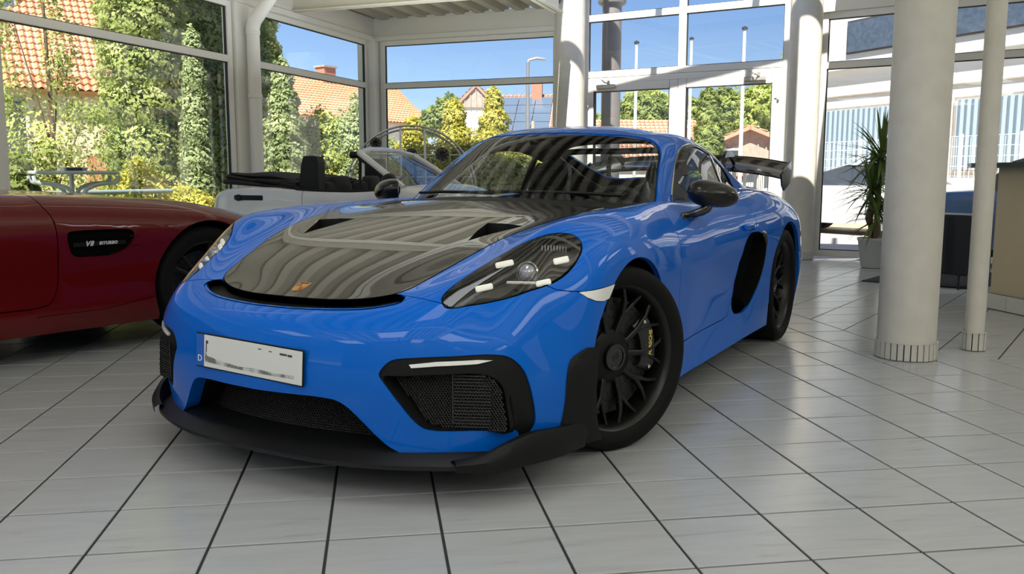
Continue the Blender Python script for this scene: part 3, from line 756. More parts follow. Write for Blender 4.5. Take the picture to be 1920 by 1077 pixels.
def carbon():
    if 'carbon' in MATS: return MATS['carbon']
    m = mat('carbon', (.012, .0115, .011, 1), .30, coat=1.0, coat_rough=.012, spec=.5)
    n = m.node_tree.nodes; l = m.node_tree.links; b = n['Principled BSDF']
    tc = n.new('ShaderNodeTexCoord'); mp = n.new('ShaderNodeMapping'); mp.inputs['Rotation'].default_value = (0, 0, math.radians(45)); mp.inputs['Scale'].default_value = (260, 260, 0)
    ck = n.new('ShaderNodeTexChecker'); ck.inputs['Scale'].default_value = 1; ck.inputs['Color1'].default_value = (.0045, .0044, .0043, 1); ck.inputs['Color2'].default_value = (.011, .0107, .010, 1)
    l.new(tc.outputs['Object'], mp.inputs[0]); l.new(mp.outputs[0], ck.inputs['Vector']); l.new(ck.outputs[0], b.inputs['Base Color']); b.inputs['Coat IOR'].default_value = 1.29; b.inputs['Specular IOR Level'].default_value = .2; return m
m_carb = carbon(); m_blue.node_tree.nodes['Principled BSDF'].inputs['Coat IOR'].default_value = 1.33
XY, XZ, YZ = (0, 1), (0, 2), (1, 2)
V_, F_, st_, S_ = body_cage(); LB, FB, NB = full_surface(V_, F_, 3)
B = Surf(LB, FB, NB)
V_, F_, G_ = cabin_cage(); LC, FC, NC = full_surface(V_, F_, 3)
CB = Surf(LC, FC, NC)
def circ(c, r, n=72, a0=0, a1=2*PI): return [(c[0]+r*math.cos(a0+(a1-a0)*i/n), c[1]+r*math.sin(a0+(a1-a0)*i/n)) for i in range(n)]
def on_body(x, y=None, z=None, off=0):
    """a point on the left half of the skin"""
    if y is None: o, d = Vector((x, 3, z)), Vector((0, -1, 0))
    elif z is None: o, d = Vector((x, y, 3)), Vector((0, 0, -1))
    else: o, d = Vector((3, y, z)), Vector((-1, 0, 0))
    h = B.bvh.ray_cast(o, d); return h[0]+h[1]*off if h[0] else Vector((x or 0, y or 0, z or 0))
side = lambda c, n: c.y > .5 and abs(n.y) > .25
# wheel arches: the opening is dropped
for cx, cz, r in ((0.0, .335, .374), (-2.482, .342, .388)):
    P = circ((cx, cz), r); 
    P = [(x, z if z > cz-.02 else z) for x, z in P]
    B.cut(P, XZ, lambda c, n: c.y > .6); B.mark(P, XZ, -1, lambda c, n: c.y > .6)
    Q = [(cx-r, -.2), (cx+r, -.2), (cx+r*.995, cz), (cx-r*.995, cz)]
    B.mark(Q, XZ, -1, lambda c, n: c.y > .6)
# bonnet
hf = [(.829, 0), (.823, .16), (.803, .26), (.772, .340), (.742, .388), (.705, .417), (.62, .445), (.50, .475), (.40, .500), (.30, .52), (.20, .54), (.10, .557), (0, .572), (-.12, .588), (-.25, .602), (-.36, .612), (-.43, .58), (-.40, .45), (-.355, .25), (-.335, 0)]
hp = catmull(hf, 5); hood_poly = [tuple(p) for p in hp]+[(-.335, -.02), (.829, -.02)]
top = lambda c, n: n.z > .25
# slot in front of the bonnet
sl = catmull([(.829, -.02), (.823, .16), (.803, .26), (.776, .335), (.752, .372), (.745, .395), (.757, .43), (.778, .436), (.808, .392), (.84, .318), (.868, .20), (.882, .08), (.884, -.02)], 5)
B.region([tuple(p) for p in sl], XY, 9, 0, pred=top)
B.region(hood_poly, XY, 1, .005, pred=top, only=[0])
naca = [(.325, .392), (.26, .405), (.19, .415), (.115, .500), (.085, .405), (.078, .335), (.19, .350), (.27, .368)]
naca = [(.325, .388), (.19, .452), (.108, .497), (.080, .408), (.082, .325), (.20, .350)]
B.region(naca, XY, 8, 0, pred=top, only=[1])
# headlight
hl = catmull([(.762, .582), (.742, .558), (.70, .560), (.624, .580), (.535, .609), (.462, .648), (.411, .692), (.359, .735), (.320, .768), (.298, .795), (.300, .818), (.322, .832), (.365, .834), (.408, .825), (.450, .809), (.494, .790), (.547, .764), (.603, .730), (.654, .690), (.71, .642), (.751, .604)], 4, True)
hl = [tuple(p) for p in hl]
# front bumper openings
YF = lambda c, n: c.x > .35 and n.x > .05
ctr = [(-.02, .322), (.12, .324), (.24, .325), (.305, .318), (.335, .302), (.375, .262), (.42, .210), (.457, .175), (.50, .150), (.50, .10), (-.02, .10)]
ctr = [tuple(p) for p in catmull(ctr[:9], 4)]+[(.50, .10), (-.02, .10)]
B.region(ctr, YZ, 7, 0, pred=YF)
itk = catmull([(.443, .404), (.447, .420), (.477, .451), (.546, .461), (.637, .465), (.736, .466), (.770, .455), (.797, .420), (.812, .368), (.818, .297), (.814, .237), (.803, .207), (.782, .192), (.775, .222), (.715, .229), (.566, .235), (.539, .255), (.496, .321), (.463, .372)], 4, True)
itk = [tuple(p) for p in itk]
inn = [tuple(p) for p in catmull([(.455, .400), (.50, .404), (.614, .410), (.72, .406), (.757, .375), (.772, .307), (.776, .226), (.70, .232), (.572, .240), (.543, .262), (.500, .325)], 4, True)]
B.region(itk, YZ, 6, 0, pred=YF); B.cut(inn, YZ, YF); B.mark(inn, YZ, 5, YF, [6])
led = [(.528, .440), (.60, .449), (.70, .452), (.735, .449), (.70, .440), (.60, .436), (.535, .430)]
B.cut(led, YZ, YF); B.mark(led, YZ, 4, YF, [6])
# side marker, headlight
mk = [(.412, .627), (.33, .631), (.215, .636), (.262, .590), (.305, .586), (.350, .592), (.385, .606)]
B.region(mk, XZ, 3, .003, pred=side)
B.region(hl, XY, 2, .005, pred=lambda c, n: c.y > .4 and c.z > .5, only=[0])
B.region([(-.3365, -.02), (-.357, .25), (-.402, .45), (-.434, .585), (-.50, .625), (-.86, .625), (-.86, -.02)], XY, 13, 0, pred=top, only=[0, -1])
# shut lines: bumper / wings
B.line([(.750, .405), (.758, .47), (.762, .53), (.757, .590)], XY, .003, pred=top)
B.line([(.50, .655), (.47, .638), (.44, .632), (.410, .6295), (.392, .6265)], XZ, .003, pred=lambda c, n: c.y > .7, only=[0])
# door, scoop, fuel-free flank
door = [tuple(p) for p in catmull([(-.68, .95), (-.645, .86), (-.600, .78), (-.572, .71), (-.585, .5), (-.61, .36), (-.64, .288)], 4)]+[tuple(p) for p in catmull([(-1.30, .290), (-1.40, .305), (-1.47, .38), (-1.545, .54), (-1.625, .67), (-1.69, .712), (-1.79, .722), (-1.825, .76), (-1.84, .86), (-1.85, .95)], 4)]
B.region(door, XZ, 10, .0045, pred=lambda c, n: c.y > .5, only=[0])
scp = [tuple(p) for p in catmull([(-1.475, .345), (-1.545, .50), (-1.625, .655), (-1.70, .697), (-1.83, .700), (-1.94, .688), (-2.0, .63), (-2.005, .54), (-1.945, .43), (-1.85, .345), (-1.73, .290), (-1.60, .282), (-1.50, .300)], 5, True)]
opn = [tuple(p) for p in catmull([(-1.755, .688), (-1.85, .696), (-1.935, .682), (-1.99, .625), (-1.995, .54), (-1.935, .43), (-1.84, .35), (-1.745, .305), (-1.66, .345), (-1.68, .45), (-1.72, .58)], 5, True)]
B.region(scp, XZ, 11, .003, pred=lambda c, n: c.y > .5, only=[0])
B.cut(opn, XZ, lambda c, n: c.y > .5); B.mark(opn, XZ, 12, lambda c, n: c.y > .5, [11])
# bumper / rest by connection
def flood(S, val_from, seed, newval):
    fs = [f for f in S.bm.faces if f[S.lay] == val_from]
    s0 = min(fs, key=lambda f: (f.calc_center_median()-Vector(seed)).length); st = [s0]; s0[S.lay] = newval
    while st:
        f = st.pop()
        for e in f.edges:
            for g in e.link_faces:
                if g[S.lay] == val_from: g[S.lay] = newval; st.append(g)
flood(B, 0, (.98, .1, .46), 20)
def part(name, S, vals, m, off=0, fl=.012, parent=car, label=None, fn=None, mirror=True):
    V, F, N = S.take(vals, off, fl, False)
    if len(F) == 0: print('EMPTY', name); return None
    if fn: V, N = fn(V, N)
    if mirror: V, F, N = mirror_vfn(V, F, N)
    o = meshobj(name, V, F, m, parent, True, N)
    if label: o['label'] = label
    return o
def halves(name, S, vals, m, off=0, fl=.012, parent=car, label=None, fn=None):
    V, F, N = S.take(vals, off, fl, False); out = []
    if fn: V, N = fn(V, N)
    for s in (1, -1):
        k = np.array([1, s, 1]); o = meshobj(name, V*k, F if s == 1 else [f[::-1] for f in F], m, parent, True, N*k); out.append(o)
        if label: o['label'] = label
    return out
part('body_shell', B, [0], m_blue, 0, .02)
part('front_bumper', B, [20], m_blue, 0, .045)
part('cowl_skin', B, [13], m_blk, -.004, .01)
bonnet = part('bonnet', B, [1], m_carb, .0012, .02, label='black carbon fibre bonnet')
doors = halves('door', B, [10], m_blue, 0, .02)
# dark skin behind every gap
V, F, N = B.take([-1, 0, 1, 10, 20, 3], -.016, 0, False)
bmk = [i for i, f in enumerate(F) if True]
keep = []
for f in F:
    c = np.mean(V[list(f)], 0)
    if any((c[0]-cx)**2+(c[2]-cz)**2 < (r+.004)**2 and c[1] > .55 for cx, cz, r in ((0, .335, .374), (-2.482, .342, .388))): continue
    if c[1] < .6 and -1.9 < c[0] < -.44 and c[2] > .7: continue
    if c[2] < .34 and any(abs(c[0]-cx) < .375 for cx in (0, -2.482)) and c[1] > .55: continue
    keep.append(f)
V2, F2, N2 = mirror_vfn(V, keep, N); meshobj('inner_skin', V2, F2, m_dark, car, True, N2)
# bonnet slot floor and duct floors
def sink(d):
    def fn(V, N): return V-np.array([0, 0, d]), N
    return fn
part('bonnet_slot', B, [9], m_blk, -.001, -.024, fn=sink(.022), label='black slot grille in front of the bonnet')
def duct(V, N):
    V = V.copy(); t = np.clip((.33-V[:, 0])/.25, 0, 1); V[:, 2] -= .004+.045*t**1.2; return V, N
halves('air_duct', B, [8], m_dark, 0, 0, parent=bonnet, fn=duct)
# walls for the ducts
for s in (1, -1):
    mb = MB(); P = [on_body(x, y) for x, y in naca]; n = len(P)
    V = [(p.x, s*p.y, p.z+.001) for p in P]+[(p.x, s*p.y, p.z-.055*min(1, max(0, (.33-p.x)/.25))-.006) for p in P]
    mb.add(V, [(i, (i+1) % n, n+(i+1) % n, n+i) for i in range(n)]); mb.build('duct_wall', m_blk, bonnet)
# slot wall in blue paint: the bonnet's turned front edge sits on it
# bumper intakes
def push(dx, dy=0):
    def fn(V, N): V = V-np.array([dx, dy, 0]); return V, N
    return fn
sur = halves('intake_surround', B, [6], m_blk, -.006, .05, label='matt black intake surround')
leds = halves('daytime_light', B, [4], m_ledw, .001, .01, label='clear daytime light strip')
def hexnet(poly, fx, cell, depth, m, name, parent, label=None, s=1, t=.0016):
    """honeycomb over a polygon in (y,z); fx(y,z) gives x"""
    mb = MB(); ys = [p[0] for p in poly]; zs = [p[1] for p in poly]; a = cell; rows = int((max(zs)-min(zs))/(a*.866))+2; cols = int((max(ys)-min(ys))/a)+2
    C = []
    for r in range(rows):
        for c in range(cols): C.append((min(ys)+a*(c+.5*(r % 2)), min(zs)+a*.866*r))
    C = np.array(C); ok = inpoly(C[:, 0], C[:, 1], poly); V = []; F = []; ro = a/math.sqrt(3); ri = ro-t
    for (y, z), k in zip(C, ok):
        if not k: continue
        b = len(V); xx = fx(y, z)
        for j in range(6):
            th = PI/6+j*PI/3; V.append((xx, s*(y+ro*math.cos(th)), z+ro*math.sin(th)))
        for j in range(6):
            th = PI/6+j*PI/3; V.append((xx+.0015, s*(y+ri*math.cos(th)), z+ri*math.sin(th)))
        for j in range(6):
            th = PI/6+j*PI/3; V.append((xx-depth, s*(y+ri*math.cos(th)), z+ri*math.sin(th)))
        for j in range(6):
            q = (j+1) % 6; F += [(b+j, b+q, b+6+q, b+6+j), (b+6+j, b+6+q, b+12+q, b+12+j)]
    o = meshobj(name, V, F, m, parent); o['kind'] = 'stuff'
    return o
m_net = mat('grille_black', (.028, .028, .029, 1), .45, spec=.4)
def xface(y, z, back=.05): 
    h = B.bvh.ray_cast(Vector((3, min(abs(y), .80), z)), Vector((-1, 0, 0))); return (h[0].x if h[0] else .6)-back
xs_i = lambda y, z: .912-.045-(max(y, .44)-.44)*.42
for s, su in ((1, sur[0]), (-1, sur[1])):
    # recess walls round the opening, then the net and a ribbed duct, then a dark back
    mb = MB(); n = len(inn)
    ring = [on_body(None, y, z) for y, z in inn]
    V = [(p.x-.004, s*p.y, p.z) for p in ring]+[(xs_i(p.y, p.z)-.012, s*(p.y), p.z) for p in ring]
    mb.add(V, [(i, (i+1) % n, n+(i+1) % n, n+i) for i in range(n)]); mb.build('intake_wall', m_blk, su)
    mb = MB(); mb.add([(xs_i(y, z)-.035, s*y, z) for y, z in offset_poly(inn, .004)], [tuple(range(n))]); mb.build('intake_back', m_dark, su)
    left = [(y, z) for y, z in offset_poly(inn, -.004)]
    hexnet(left, xs_i, .0085, .004, m_net, 'honeycomb_grille', su, s=s)
    mb = MB()
    for k in range(17):
        z = .245+k*.0098; y1 = .735 if z < .38 else .72
        mb.box((xs_i(.68, z)-.004, s*.68, z), (.012, .001, .004))
        mb.add([(xs_i(.628, z)+.006, s*.632, z-.0016), (xs_i(y1, z)+.006, s*y1, z-.0016), (xs_i(y1, z)+.006, s*y1, z+.0016), (xs_i(.628, z)+.006, s*.632, z+.0016)], [(0, 1, 2, 3)])
    mb.box((xs_i(.628, .32)+.004, s*.629, .328), (.006, .004, .155)); o = mb.build('radiator_fins', m_net, su); o['kind'] = 'stuff'
# centre opening
part('grille_floor', B, [7], m_dark, 0, .0, fn=push(.19))
mb = MB(); cw = [(y, z) for y, z in ctr[:-2]]
P = [on_body(None, max(y, 0), z) for y, z in cw]
rows = []
full = [(p.x, -p.y, p.z) for p in P[::-1]]+[(p.x, p.y, p.z) for p in P]
mid = [(p[0]-.05, p[1]*.97, p[2]+.004) for p in full]; bak = [(p[0]-.16, p[1]*.86, max(p[2], .14)) for p in full]
mb.grid([full, mid]); mb.build('opening_lip', m_blue, car, True)
mb = MB(); mb.grid([mid, bak]); mb.build('opening_wall', m_blk, car, True)
cin = [(y*.86, z) for y, z in ctr[:-2]]+[(.42, .14), (-.02, .14)]
cfull = [(-y, z) for y, z in cin[::-1]]+cin
hexnet([(y, z) for y, z in cfull], lambda y, z: .845-.35*y*y, .010, .004, m_net, 'centre_grille', car)
mb = MB(); n = len(cin)
for k in range(9): mb.box((.80, 0, .165+k*.017), (.01, .78-.0*k, .003))
mb.box((.79, 0, .23), (.01, .9, .2)); mb.build('radiator', m_dark, car)
# splitter and its raised ends
sp = [(.982, 0), (.978, .16), (.962, .30), (.935, .41), (.885, .54), (.825, .655), (.76, .735), (.66, .80), (.54, .85), (.40, .878)]
m_blk2 = mat('splitter_black', (.006, .006, .0065, 1), .38, spec=.3); SP = catmull(sp, 5); fullp = [tuple((x, -y)) for x, y in SP[::-1]][:-1]+[tuple(p) for p in SP]
mb = MB()
def ring_(off, z): 
    r = []
    for x, y in fullp:
        l = math.hypot(x-.25, y*.8); r.append((x+off*(x-.25)/l, y+off*y*.8/l*1.0, z))
    return r
def endrise(R, dz):
    return [(x, y+math.copysign(max(0, (.80-x))*.05, y)*(1 if abs(y) > .6 else 0), z+dz*max(0, min(1, (.74-x)/.2))**1.5) for x, y, z in R]
mb.grid([ring_(-.16, .118), ring_(-.002, .116), ring_(.006, .122), ring_(.004, .132), ring_(-.012, .142), ring_(-.035, .158), ring_(-.06, .172), ring_(-.16, .178)])
mb.build('splitter', m_blk2, car, True, 40)
for s in (1, -1):
    # end fence: a blade that turns up and out at the corner
    pts = catmull([(.83, .645, .0), (.785, .715, .015), (.73, .765, .045), (.65, .805, .065), (.54, .848, .06), (.40, .872, .05)], 4)
    lo = [(x+.012, s*(y+.022), .118) for x, y, h in pts]; mi_ = [(x+.012, s*(y+.026+h*.12), .140+h*.55) for x, y, h in pts]; hi = [(x, s*(y+.014+h*.10), .150+h) for x, y, h in pts]; hi2 = [(x-.004, s*(y+.002), .150+h) for x, y, h in pts]; bk = [(x-.01, s*(y-.02), .130) for x, y, h in pts]
    mb = MB(); mb.grid([lo, mi_, hi, hi2, bk]); mb.build('splitter_end', m_blk, car, True, 50)
    # matt blade in front of the wheel
    bl = [(.487, .448), (.43, .437), (.372, .452)]
    A = [(.405, .447), (.445, .437), (.487, .418), (.508, .370), (.512, .270), (.518, .165), (.515, .125)]
    A = catmull(A, 5); mb = MB(); r1 = []; r2 = []; r3 = []; r4 = []
    for x, z in A:
        p = on_body(x, None, max(z, .165)); r1.append((x, s*(p.y+.002), z)); r2.append((x-.012, s*(p.y+.016), z))
        t = max(0, min(1, (.447-z)/.06)); xb = .372+.0*t+max(0, (.335-z))**2*.35
        xb = .335-0+math.sqrt(max(0, .374**2-(z-.335)**2))-.335; xb = min(xb+.004, x-.004)
        pb = on_body(xb, None, max(z, .165)); r3.append((xb, s*(pb.y+.022), z-.006)); r4.append((xb-.002, s*(pb.y-.05), z-.006))
    mb.grid([r1, r2, r3, r4]); mb.build('arch_blade', m_blk, car, True, 40)
# headlights
def lampfn(dz):
    def fn(V, N): return V-N*dz, N
    return fn
m_bez = mat('headlamp_black', (.010, .010, .011, 1), .25, coat=.4)
lens = halves('headlight', B, [2], m_lens, .001, .012, label='clear headlight lens over dark lamp bowl')
for s, ln in zip((1, -1), lens):
    V, F, N = B.take([2], -.045, 0, False); c0 = V.mean(0); V = c0+(V-c0)*np.array([.97, .97, 1]); k = np.array([1, s, 1])
    meshobj('lamp_bowl', V*k, F, m_bez, ln, True, N*k)
    # dark collar between lens edge and bowl
    E = [on_body(x, y, None) for x, y in hl]; n = len(E); mb = MB()
    nr = [B.bvh.find_nearest(p)[1] for p in E]
    for_in = [p-q*.045 for p, q in zip(E, nr)]; cc = sum(for_in, Vector())/n; for_in = [cc+(p-cc)*.95 for p in for_in]
    mb.grid([[(p.x, s*p.y, p.z) for p in E+[E[0]]], [(p.x, s*p.y, p.z) for p in for_in+[for_in[0]]]]); mb.build('lamp_collar', m_bez, ln, True)
    # projector, light modules, fins
    base = on_body(.501, .731, None); nn = B.bvh.find_nearest(base)[1]; fwd = Vector((.86, .25, .25)).normalized()
    def mod(p, r, nm, m1, ring=True):
        o = Vector((p.x, p.y, p.z)); T = fwd.to_track_quat('Z', 'Y').to_matrix().to_4x4(); T.translation = o
        S2 = Matrix.Diagonal((1, s, 1, 1)); mb = MB()
        mb.lathe([(r*1.22, -.02), (r*1.22, .004), (r*1.05, .008), (r*.98, 0)], n=28, M=S2 @ T)
        mb.lathe([(r*.98, -.002), (r*.9, .006), (r*.65, .014), (r*.3, .0185), (0.0001, .0195)], n=28, mi=1, M=S2 @ T)
        ob = mb.build(nm, [m_lamp, m1], ln, True, 30); recalc(ob)
    m_proj = mat('projector_glass', (.55, .58, .70, 1), .12, metal=.5, coat=1)
    mod(base-nn*.030, .030, 'projector', m_proj)
    # four bright module windows around it
    for (x, y, w, h) in ((.527, .659, .060, .020), (.392, .796, .052, .022), (.636, .648, .056, .020), (.489, .781, .050, .020)):
        p = on_body(x, y, None)-nn*.020; mb = MB(); fw2 = Vector((.80, .45, .40)).normalized(); T = fw2.to_track_quat('Z', 'Y').to_matrix().to_4x4() @ Matrix.Rotation(.22, 4, 'Z'); T.translation = p
        mb.box((0, 0, 0), (w, h, .012), M=Matrix.Diagonal((1, s, 1, 1)) @ T, bev=.006); recalc(mb.build('light_module', mat('module_white', (.82, .82, .74, 1), .2, coat=.6, emis=(1, .98, .86), es=.55), ln))
    mb = MB(); p = on_body(.545, .731, None)-nn*.022; T = Vector((.85, .3, .4)).normalized().to_track_quat('Z', 'Y').to_matrix().to_4x4(); T.translation = p
    mb.box((0, 0, 0), (.095, .010, .008), M=Matrix.Diagonal((1, s, 1, 1)) @ T, bev=.002); mb.build('light_bar', m_lamp, ln)
    mb = MB()
    for q in range(9):
        p = on_body(.412-.007*q, .735+.0075*q, None)-nn*.014; mb.box(tuple((p.x, s*p.y, p.z)), (.004, .003, .018))
    o = mb.build('lamp_fins', m_lamp, ln); o['kind'] = 'stuff'
# side markers
halves('side_marker', B, [3], m_ledw, .001, .008, label='white side marker lamp')
# scoops in the flanks
def ramp(V, N):
    V = V.copy(); N = N.copy()
    for i in range(len(V)):
        x, z = V[i, 0], V[i, 2]; xe = -1.475-(z-.345)*.48          # leading edge of the hollow
        t = max(0, min(1, (xe-x)/.20)); V[i, 1] -= .085*t*t*(3-2*t); N[i] = (N[i]+np.array([-.75*math.sin(PI*t)*.6, 0, 0])); N[i] /= np.linalg.norm(N[i])
    return V, N
scoops = halves('side_scoop', B, [11], m_blue, -.002, .01, fn=ramp)
for s, sc in zip((1, -1), scoops):
    mb = MB(); P = [on_body(x, None, z) for x, z in opn]; n = len(P)
    mb.add([(p.x, s*(p.y+.0), p.z) for p in P]+[(p.x*1.0, s*(p.y-.16), p.z) for p in P], [(i, (i+1) % n, n+(i+1) % n, n+i) for i in range(n)]+[tuple(range(n, 2*n))])
    mb.build('air_inlet', m_dark, sc, False)
    R_ = [on_body(x, None, z) for x, z in catmull([(-1.86, .699), (-1.94, .687), (-1.998, .63), (-2.003, .54), (-1.945, .43)], 5)]
    mb = MB(); mb.tube([(p.x, s*(p.y-.004), p.z) for p in R_], [.004+.010*math.sin(PI*min(1, i/12)) for i in range(len(R_))], 8); mb.build('inlet_trim', m_blkg, sc, True)
# ---------------------------------------------------------------- cabin
ws = [(-.02, 1.2145), (.10, 1.2135), (.20, 1.210), (.30, 1.205), (.40, 1.199), (.46, 1.190), (.505, 1.176), (.540, 1.150), (.572, 1.105), (.602, 1.045), (.640, .96), (.668, .89), (.68, .83), (.68, .80), (-.02, .80)]
wsp = [tuple(p) for p in catmull(ws[:13], 4)]+ws[13:]
CB.region(wsp, YZ, 1, .004, pred=lambda c, n: c.x > -1.32 and n.x > .03)
dlo = [(-.955, .870), (-1.055, .951), (-1.17, 1.027), (-1.262, 1.081), (-1.35, 1.126), (-1.44, 1.153), (-1.549, 1.168), (-1.714, 1.170), (-1.92, 1.142), (-2.12, 1.092), (-2.30, 1.035), (-2.39, .985)]
dlq = [tuple(p) for p in catmull(dlo, 4)]+[(-2.41, .935), (-2.37, .905), (-2.1, .882), (-1.7, .864), (-1.2, .860)]
dl = [tuple(p) for p in offset_poly(dlq, -.013)]
sidec = lambda c, n: c.y > .45 and n.y > .3
CB.region(offset_poly(dl, .012), XZ, 2, .003, pred=sidec); CB.cut(dl, XZ, sidec); CB.mark(dl, XZ, 3, sidec, [2])
bp = [(-1.95, 1.2), (-1.985, 1.2), (-1.995, .85), (-1.96, .85)]
CB.cut(bp, XZ, sidec); CB.mark(bp, XZ, 2, sidec, [3])
rw = [tuple(p) for p in catmull([(-2.0, -.02), (-2.0, .2), (-2.01, .33), (-2.06, .40), (-2.2, .42), (-2.5, .42), (-2.75, .40), (-2.86, .34), (-2.88, .2), (-2.88, -.02)], 4)]
CB.region(rw, XY, 4, .004, pred=lambda c, n: c.z > .9 and n.z > .3)
part('roof', CB, [0], m_blue, 0, .012)
part('windscreen', CB, [1], m_wind, -.003, 0)
# black printed band round the windscreen
halves('window_frame', CB, [2], m_blkg, .0015, .012, label='black side window frame')
halves('side_window', CB, [3], m_tint, -.004, 0)
part('rear_window', CB, [4], m_tint, -.003, 0)
# bright line round the side windows
for s in (1, -1):
    dle = offset_poly(dl, .013); P = []
    for x, z in dle[2:45]:
        h = CB.bvh.ray_cast(Vector((x, 3, z)), Vector((0, -1, 0)))
        if h[0]: P.append((h[0].x, s*(h[0].y+.002), h[0].z))
    MB().tube(P, .0035, 6).build('window_trim', m_chr, car, True)
# dark ceramic edge and header behind the windscreen
V, F, N = CB.take([0, 2], -.022, 0, False); kk = [f for f in F if np.mean(V[list(f)], 0)[2] > .80]; V2, F2, N2 = mirror_vfn(V, [f[::-1] for f in kk], -N); meshobj('headlining', V2, F2, mat('headlining', (.012, .012, .013, 1), .9), car, True, N2)
# cowl panel and wipers
mb = MB(); r1 = [(x, y, z) for x, y, z in [(-.335, 0, .884), (-.345, .2, .882), (-.375, .4, .874), (-.43, .60, .866), (-.50, .66, .866)]]
r2 = [(-.46, 0, .908), (-.475, .2, .904), (-.54, .4, .894), (-.66, .57, .880), (-.80, .69, .874)]
A1 = [(x, -y, z) for x, y, z in r1[::-1]][:-1]+r1; A2 = [(x, -y, z) for x, y, z in r2[::-1]][:-1]+r2
mb.grid([A1, [((a[0]+b[0])/2, (a[1]+b[1])/2, (a[2]+b[2])/2+.006) for a, b in zip(A1, A2)], A2]); mb.build('cowl_panel', m_blk, car, True)
for pts in ([(-.50, -.10, .925), (-.515, .2, .930), (-.60, .46, .922), (-.66, .57, .913)], [(-.48, .02, .922), (-.49, -.25, .926), (-.575, -.46, .918)]):
    P = catmull(pts, 6); MB().tube(P, .007, 8).build('wiper', m_blk, car, True)
# ---------------------------------------------------------------- badge, number plate
def plateobj():
    T = Matrix.Translation((.981, -.027, .420)) @ Matrix.Rotation(math.radians(-2.0), 4, 'X') @ Matrix.Rotation(math.radians(-2), 4, 'Y')
    mb = MB(); mb.box((0, 0, 0), (.006, .472, .116), M=T, bev=.003); o = mb.build('number_plate', m_blk, car); o['label'] = 'German number plate with blank white field'
    mb = MB(); mb.box((.0035, .018, 0), (.003, .428, .106), M=T, bev=.001); 
    mw = mat('plate_white', (.72, .72, .70, 1), .35); mb.build('plate_face', mw, o)
    mb = MB(); mb.box((.0035, -.2145, 0), (.003, .037, .106), M=T, bev=.001); mb.build('plate_band', mat('plate_blue', (.003, .10, .48, 1), .35), o)
    V, F = text_mesh('D', .030, .0006); R = Matrix(((0, 0, 1, 0), (1, 0, 0, 0), (0, 1, 0, 0), (0, 0, 0, 1)))
    mb = MB(); mb.add(V, F, M=T @ Matrix.Translation((.0056, -.2145, -.028)) @ R); mb.build('lettering', mat('print_white', (.75, .78, .8, 1), .5), o)
    # smudged grey rest of the characters: flat print
    ms = mat('plate_smudge', (.60, .60, .58, 1), .4, noise=(26, .09, (.16, .16, .15), 6))
    mb = MB(); pts = [(-.19, -.036), (-.12, -.039), (0, -.041), (.10, -.040), (.20, -.037), (.20, -.026), (.12, -.030), (.04, -.027), (-.04, -.031), (-.12, -.024), (-.18, -.016), (-.193, .01)]
    mb.add([(.0053, y, z) for y, z in pts], [tuple(range(len(pts)))], M=T)
    mb.build('plate_smudge', ms, o)
    mb = MB(); mk2 = mat('plate_ink', (.05, .05, .05, 1), .5)
    for y, z, w, h in ((.155, .034, .030, .006), (.182, .033, .018, .007), (.10, .036, .012, .003), (.055, .038, .014, .003), (-.182, .030, .010, .010), (-.185, .012, .004, .030)):
        MB().box((.0054, y, z), (.0006, w, h), M=T).build('plate_print', mk2, o)
plateobj()
def badge():
    p = on_body(.762, 0.0, None); n = Vector((.34, 0, .94)).normalized(); T = Matrix.Translation(p+n*.002) @ Matrix(((-n.z*0+.0, n.z, n.x, 0), (1, 0, 0, 0), (0, -n.x, n.z, 0), (0, 0, 0, 1)))
    # local x -> car y, local y -> up the bonnet, local z -> normal
    up = Vector((-.94, 0, .34)); T = Matrix.Translation(p+n*.002) @ Matrix(((0, up.x, n.x, 0), (1, 0, 0, 0), (0, up.z, n.z, 0), (0, 0, 0, 1)))
    gold = mat('badge_gold', (.62, .34, .12, 1), .3, metal=.8); red = mat('badge_red', (.35, .03, .02, 1), .4); 
    out = [(0, -.034), (-.012, -.029), (-.021, -.016), (-.025, .004), (-.026, .026), (-.013, .029), (0, .031), (.013, .029), (.026, .026), (.025, .004), (.021, -.016), (.012, -.029)]
    mb = MB(); mb.prism(out, -.003, .0015, M=T); mb.prism([(x*1.08, y*1.06) for x, y in out], -.003, .0005, M=T); o = mb.build('crest_badge', gold, bonnet); o['label'] = 'gold and red crest badge'
    mb = MB()
    for k in range(3):
        for sx, y0 in ((-1, .002), (1, -.020)):
            w = .016 if y0 > 0 else .013; mb.box((sx*.0115, y0+k*.0062, .0019), (w, .0028, .0008), M=T)
    mb.build('badge_bars', red, o)
    mb = MB(); mb.prism([(x*.34, y*.34-.001) for x, y in out], .001, .0026, M=T); i = mb.build('badge_shield', mat('badge_yellow', (.75, .5, .12, 1), .35, metal=.5), o)
    mb = MB(); horse = [(-.002, -.008), (.001, -.004), (.004, -.007), (.003, -.001), (.004, .004), (.001, .008), (-.001, .005), (-.004, .004), (-.002, .001)]
    mb.prism(horse, .0025, .0032, M=T); mb.build('badge_horse', m_blk, o)
    V, F = text_mesh('PORSCHE', .0085, .0003); mb = MB(); mb.add(V, F, M=T @ Matrix.Translation((0, .0225, .002))); mb.build('lettering', m_blk, o)
badge()
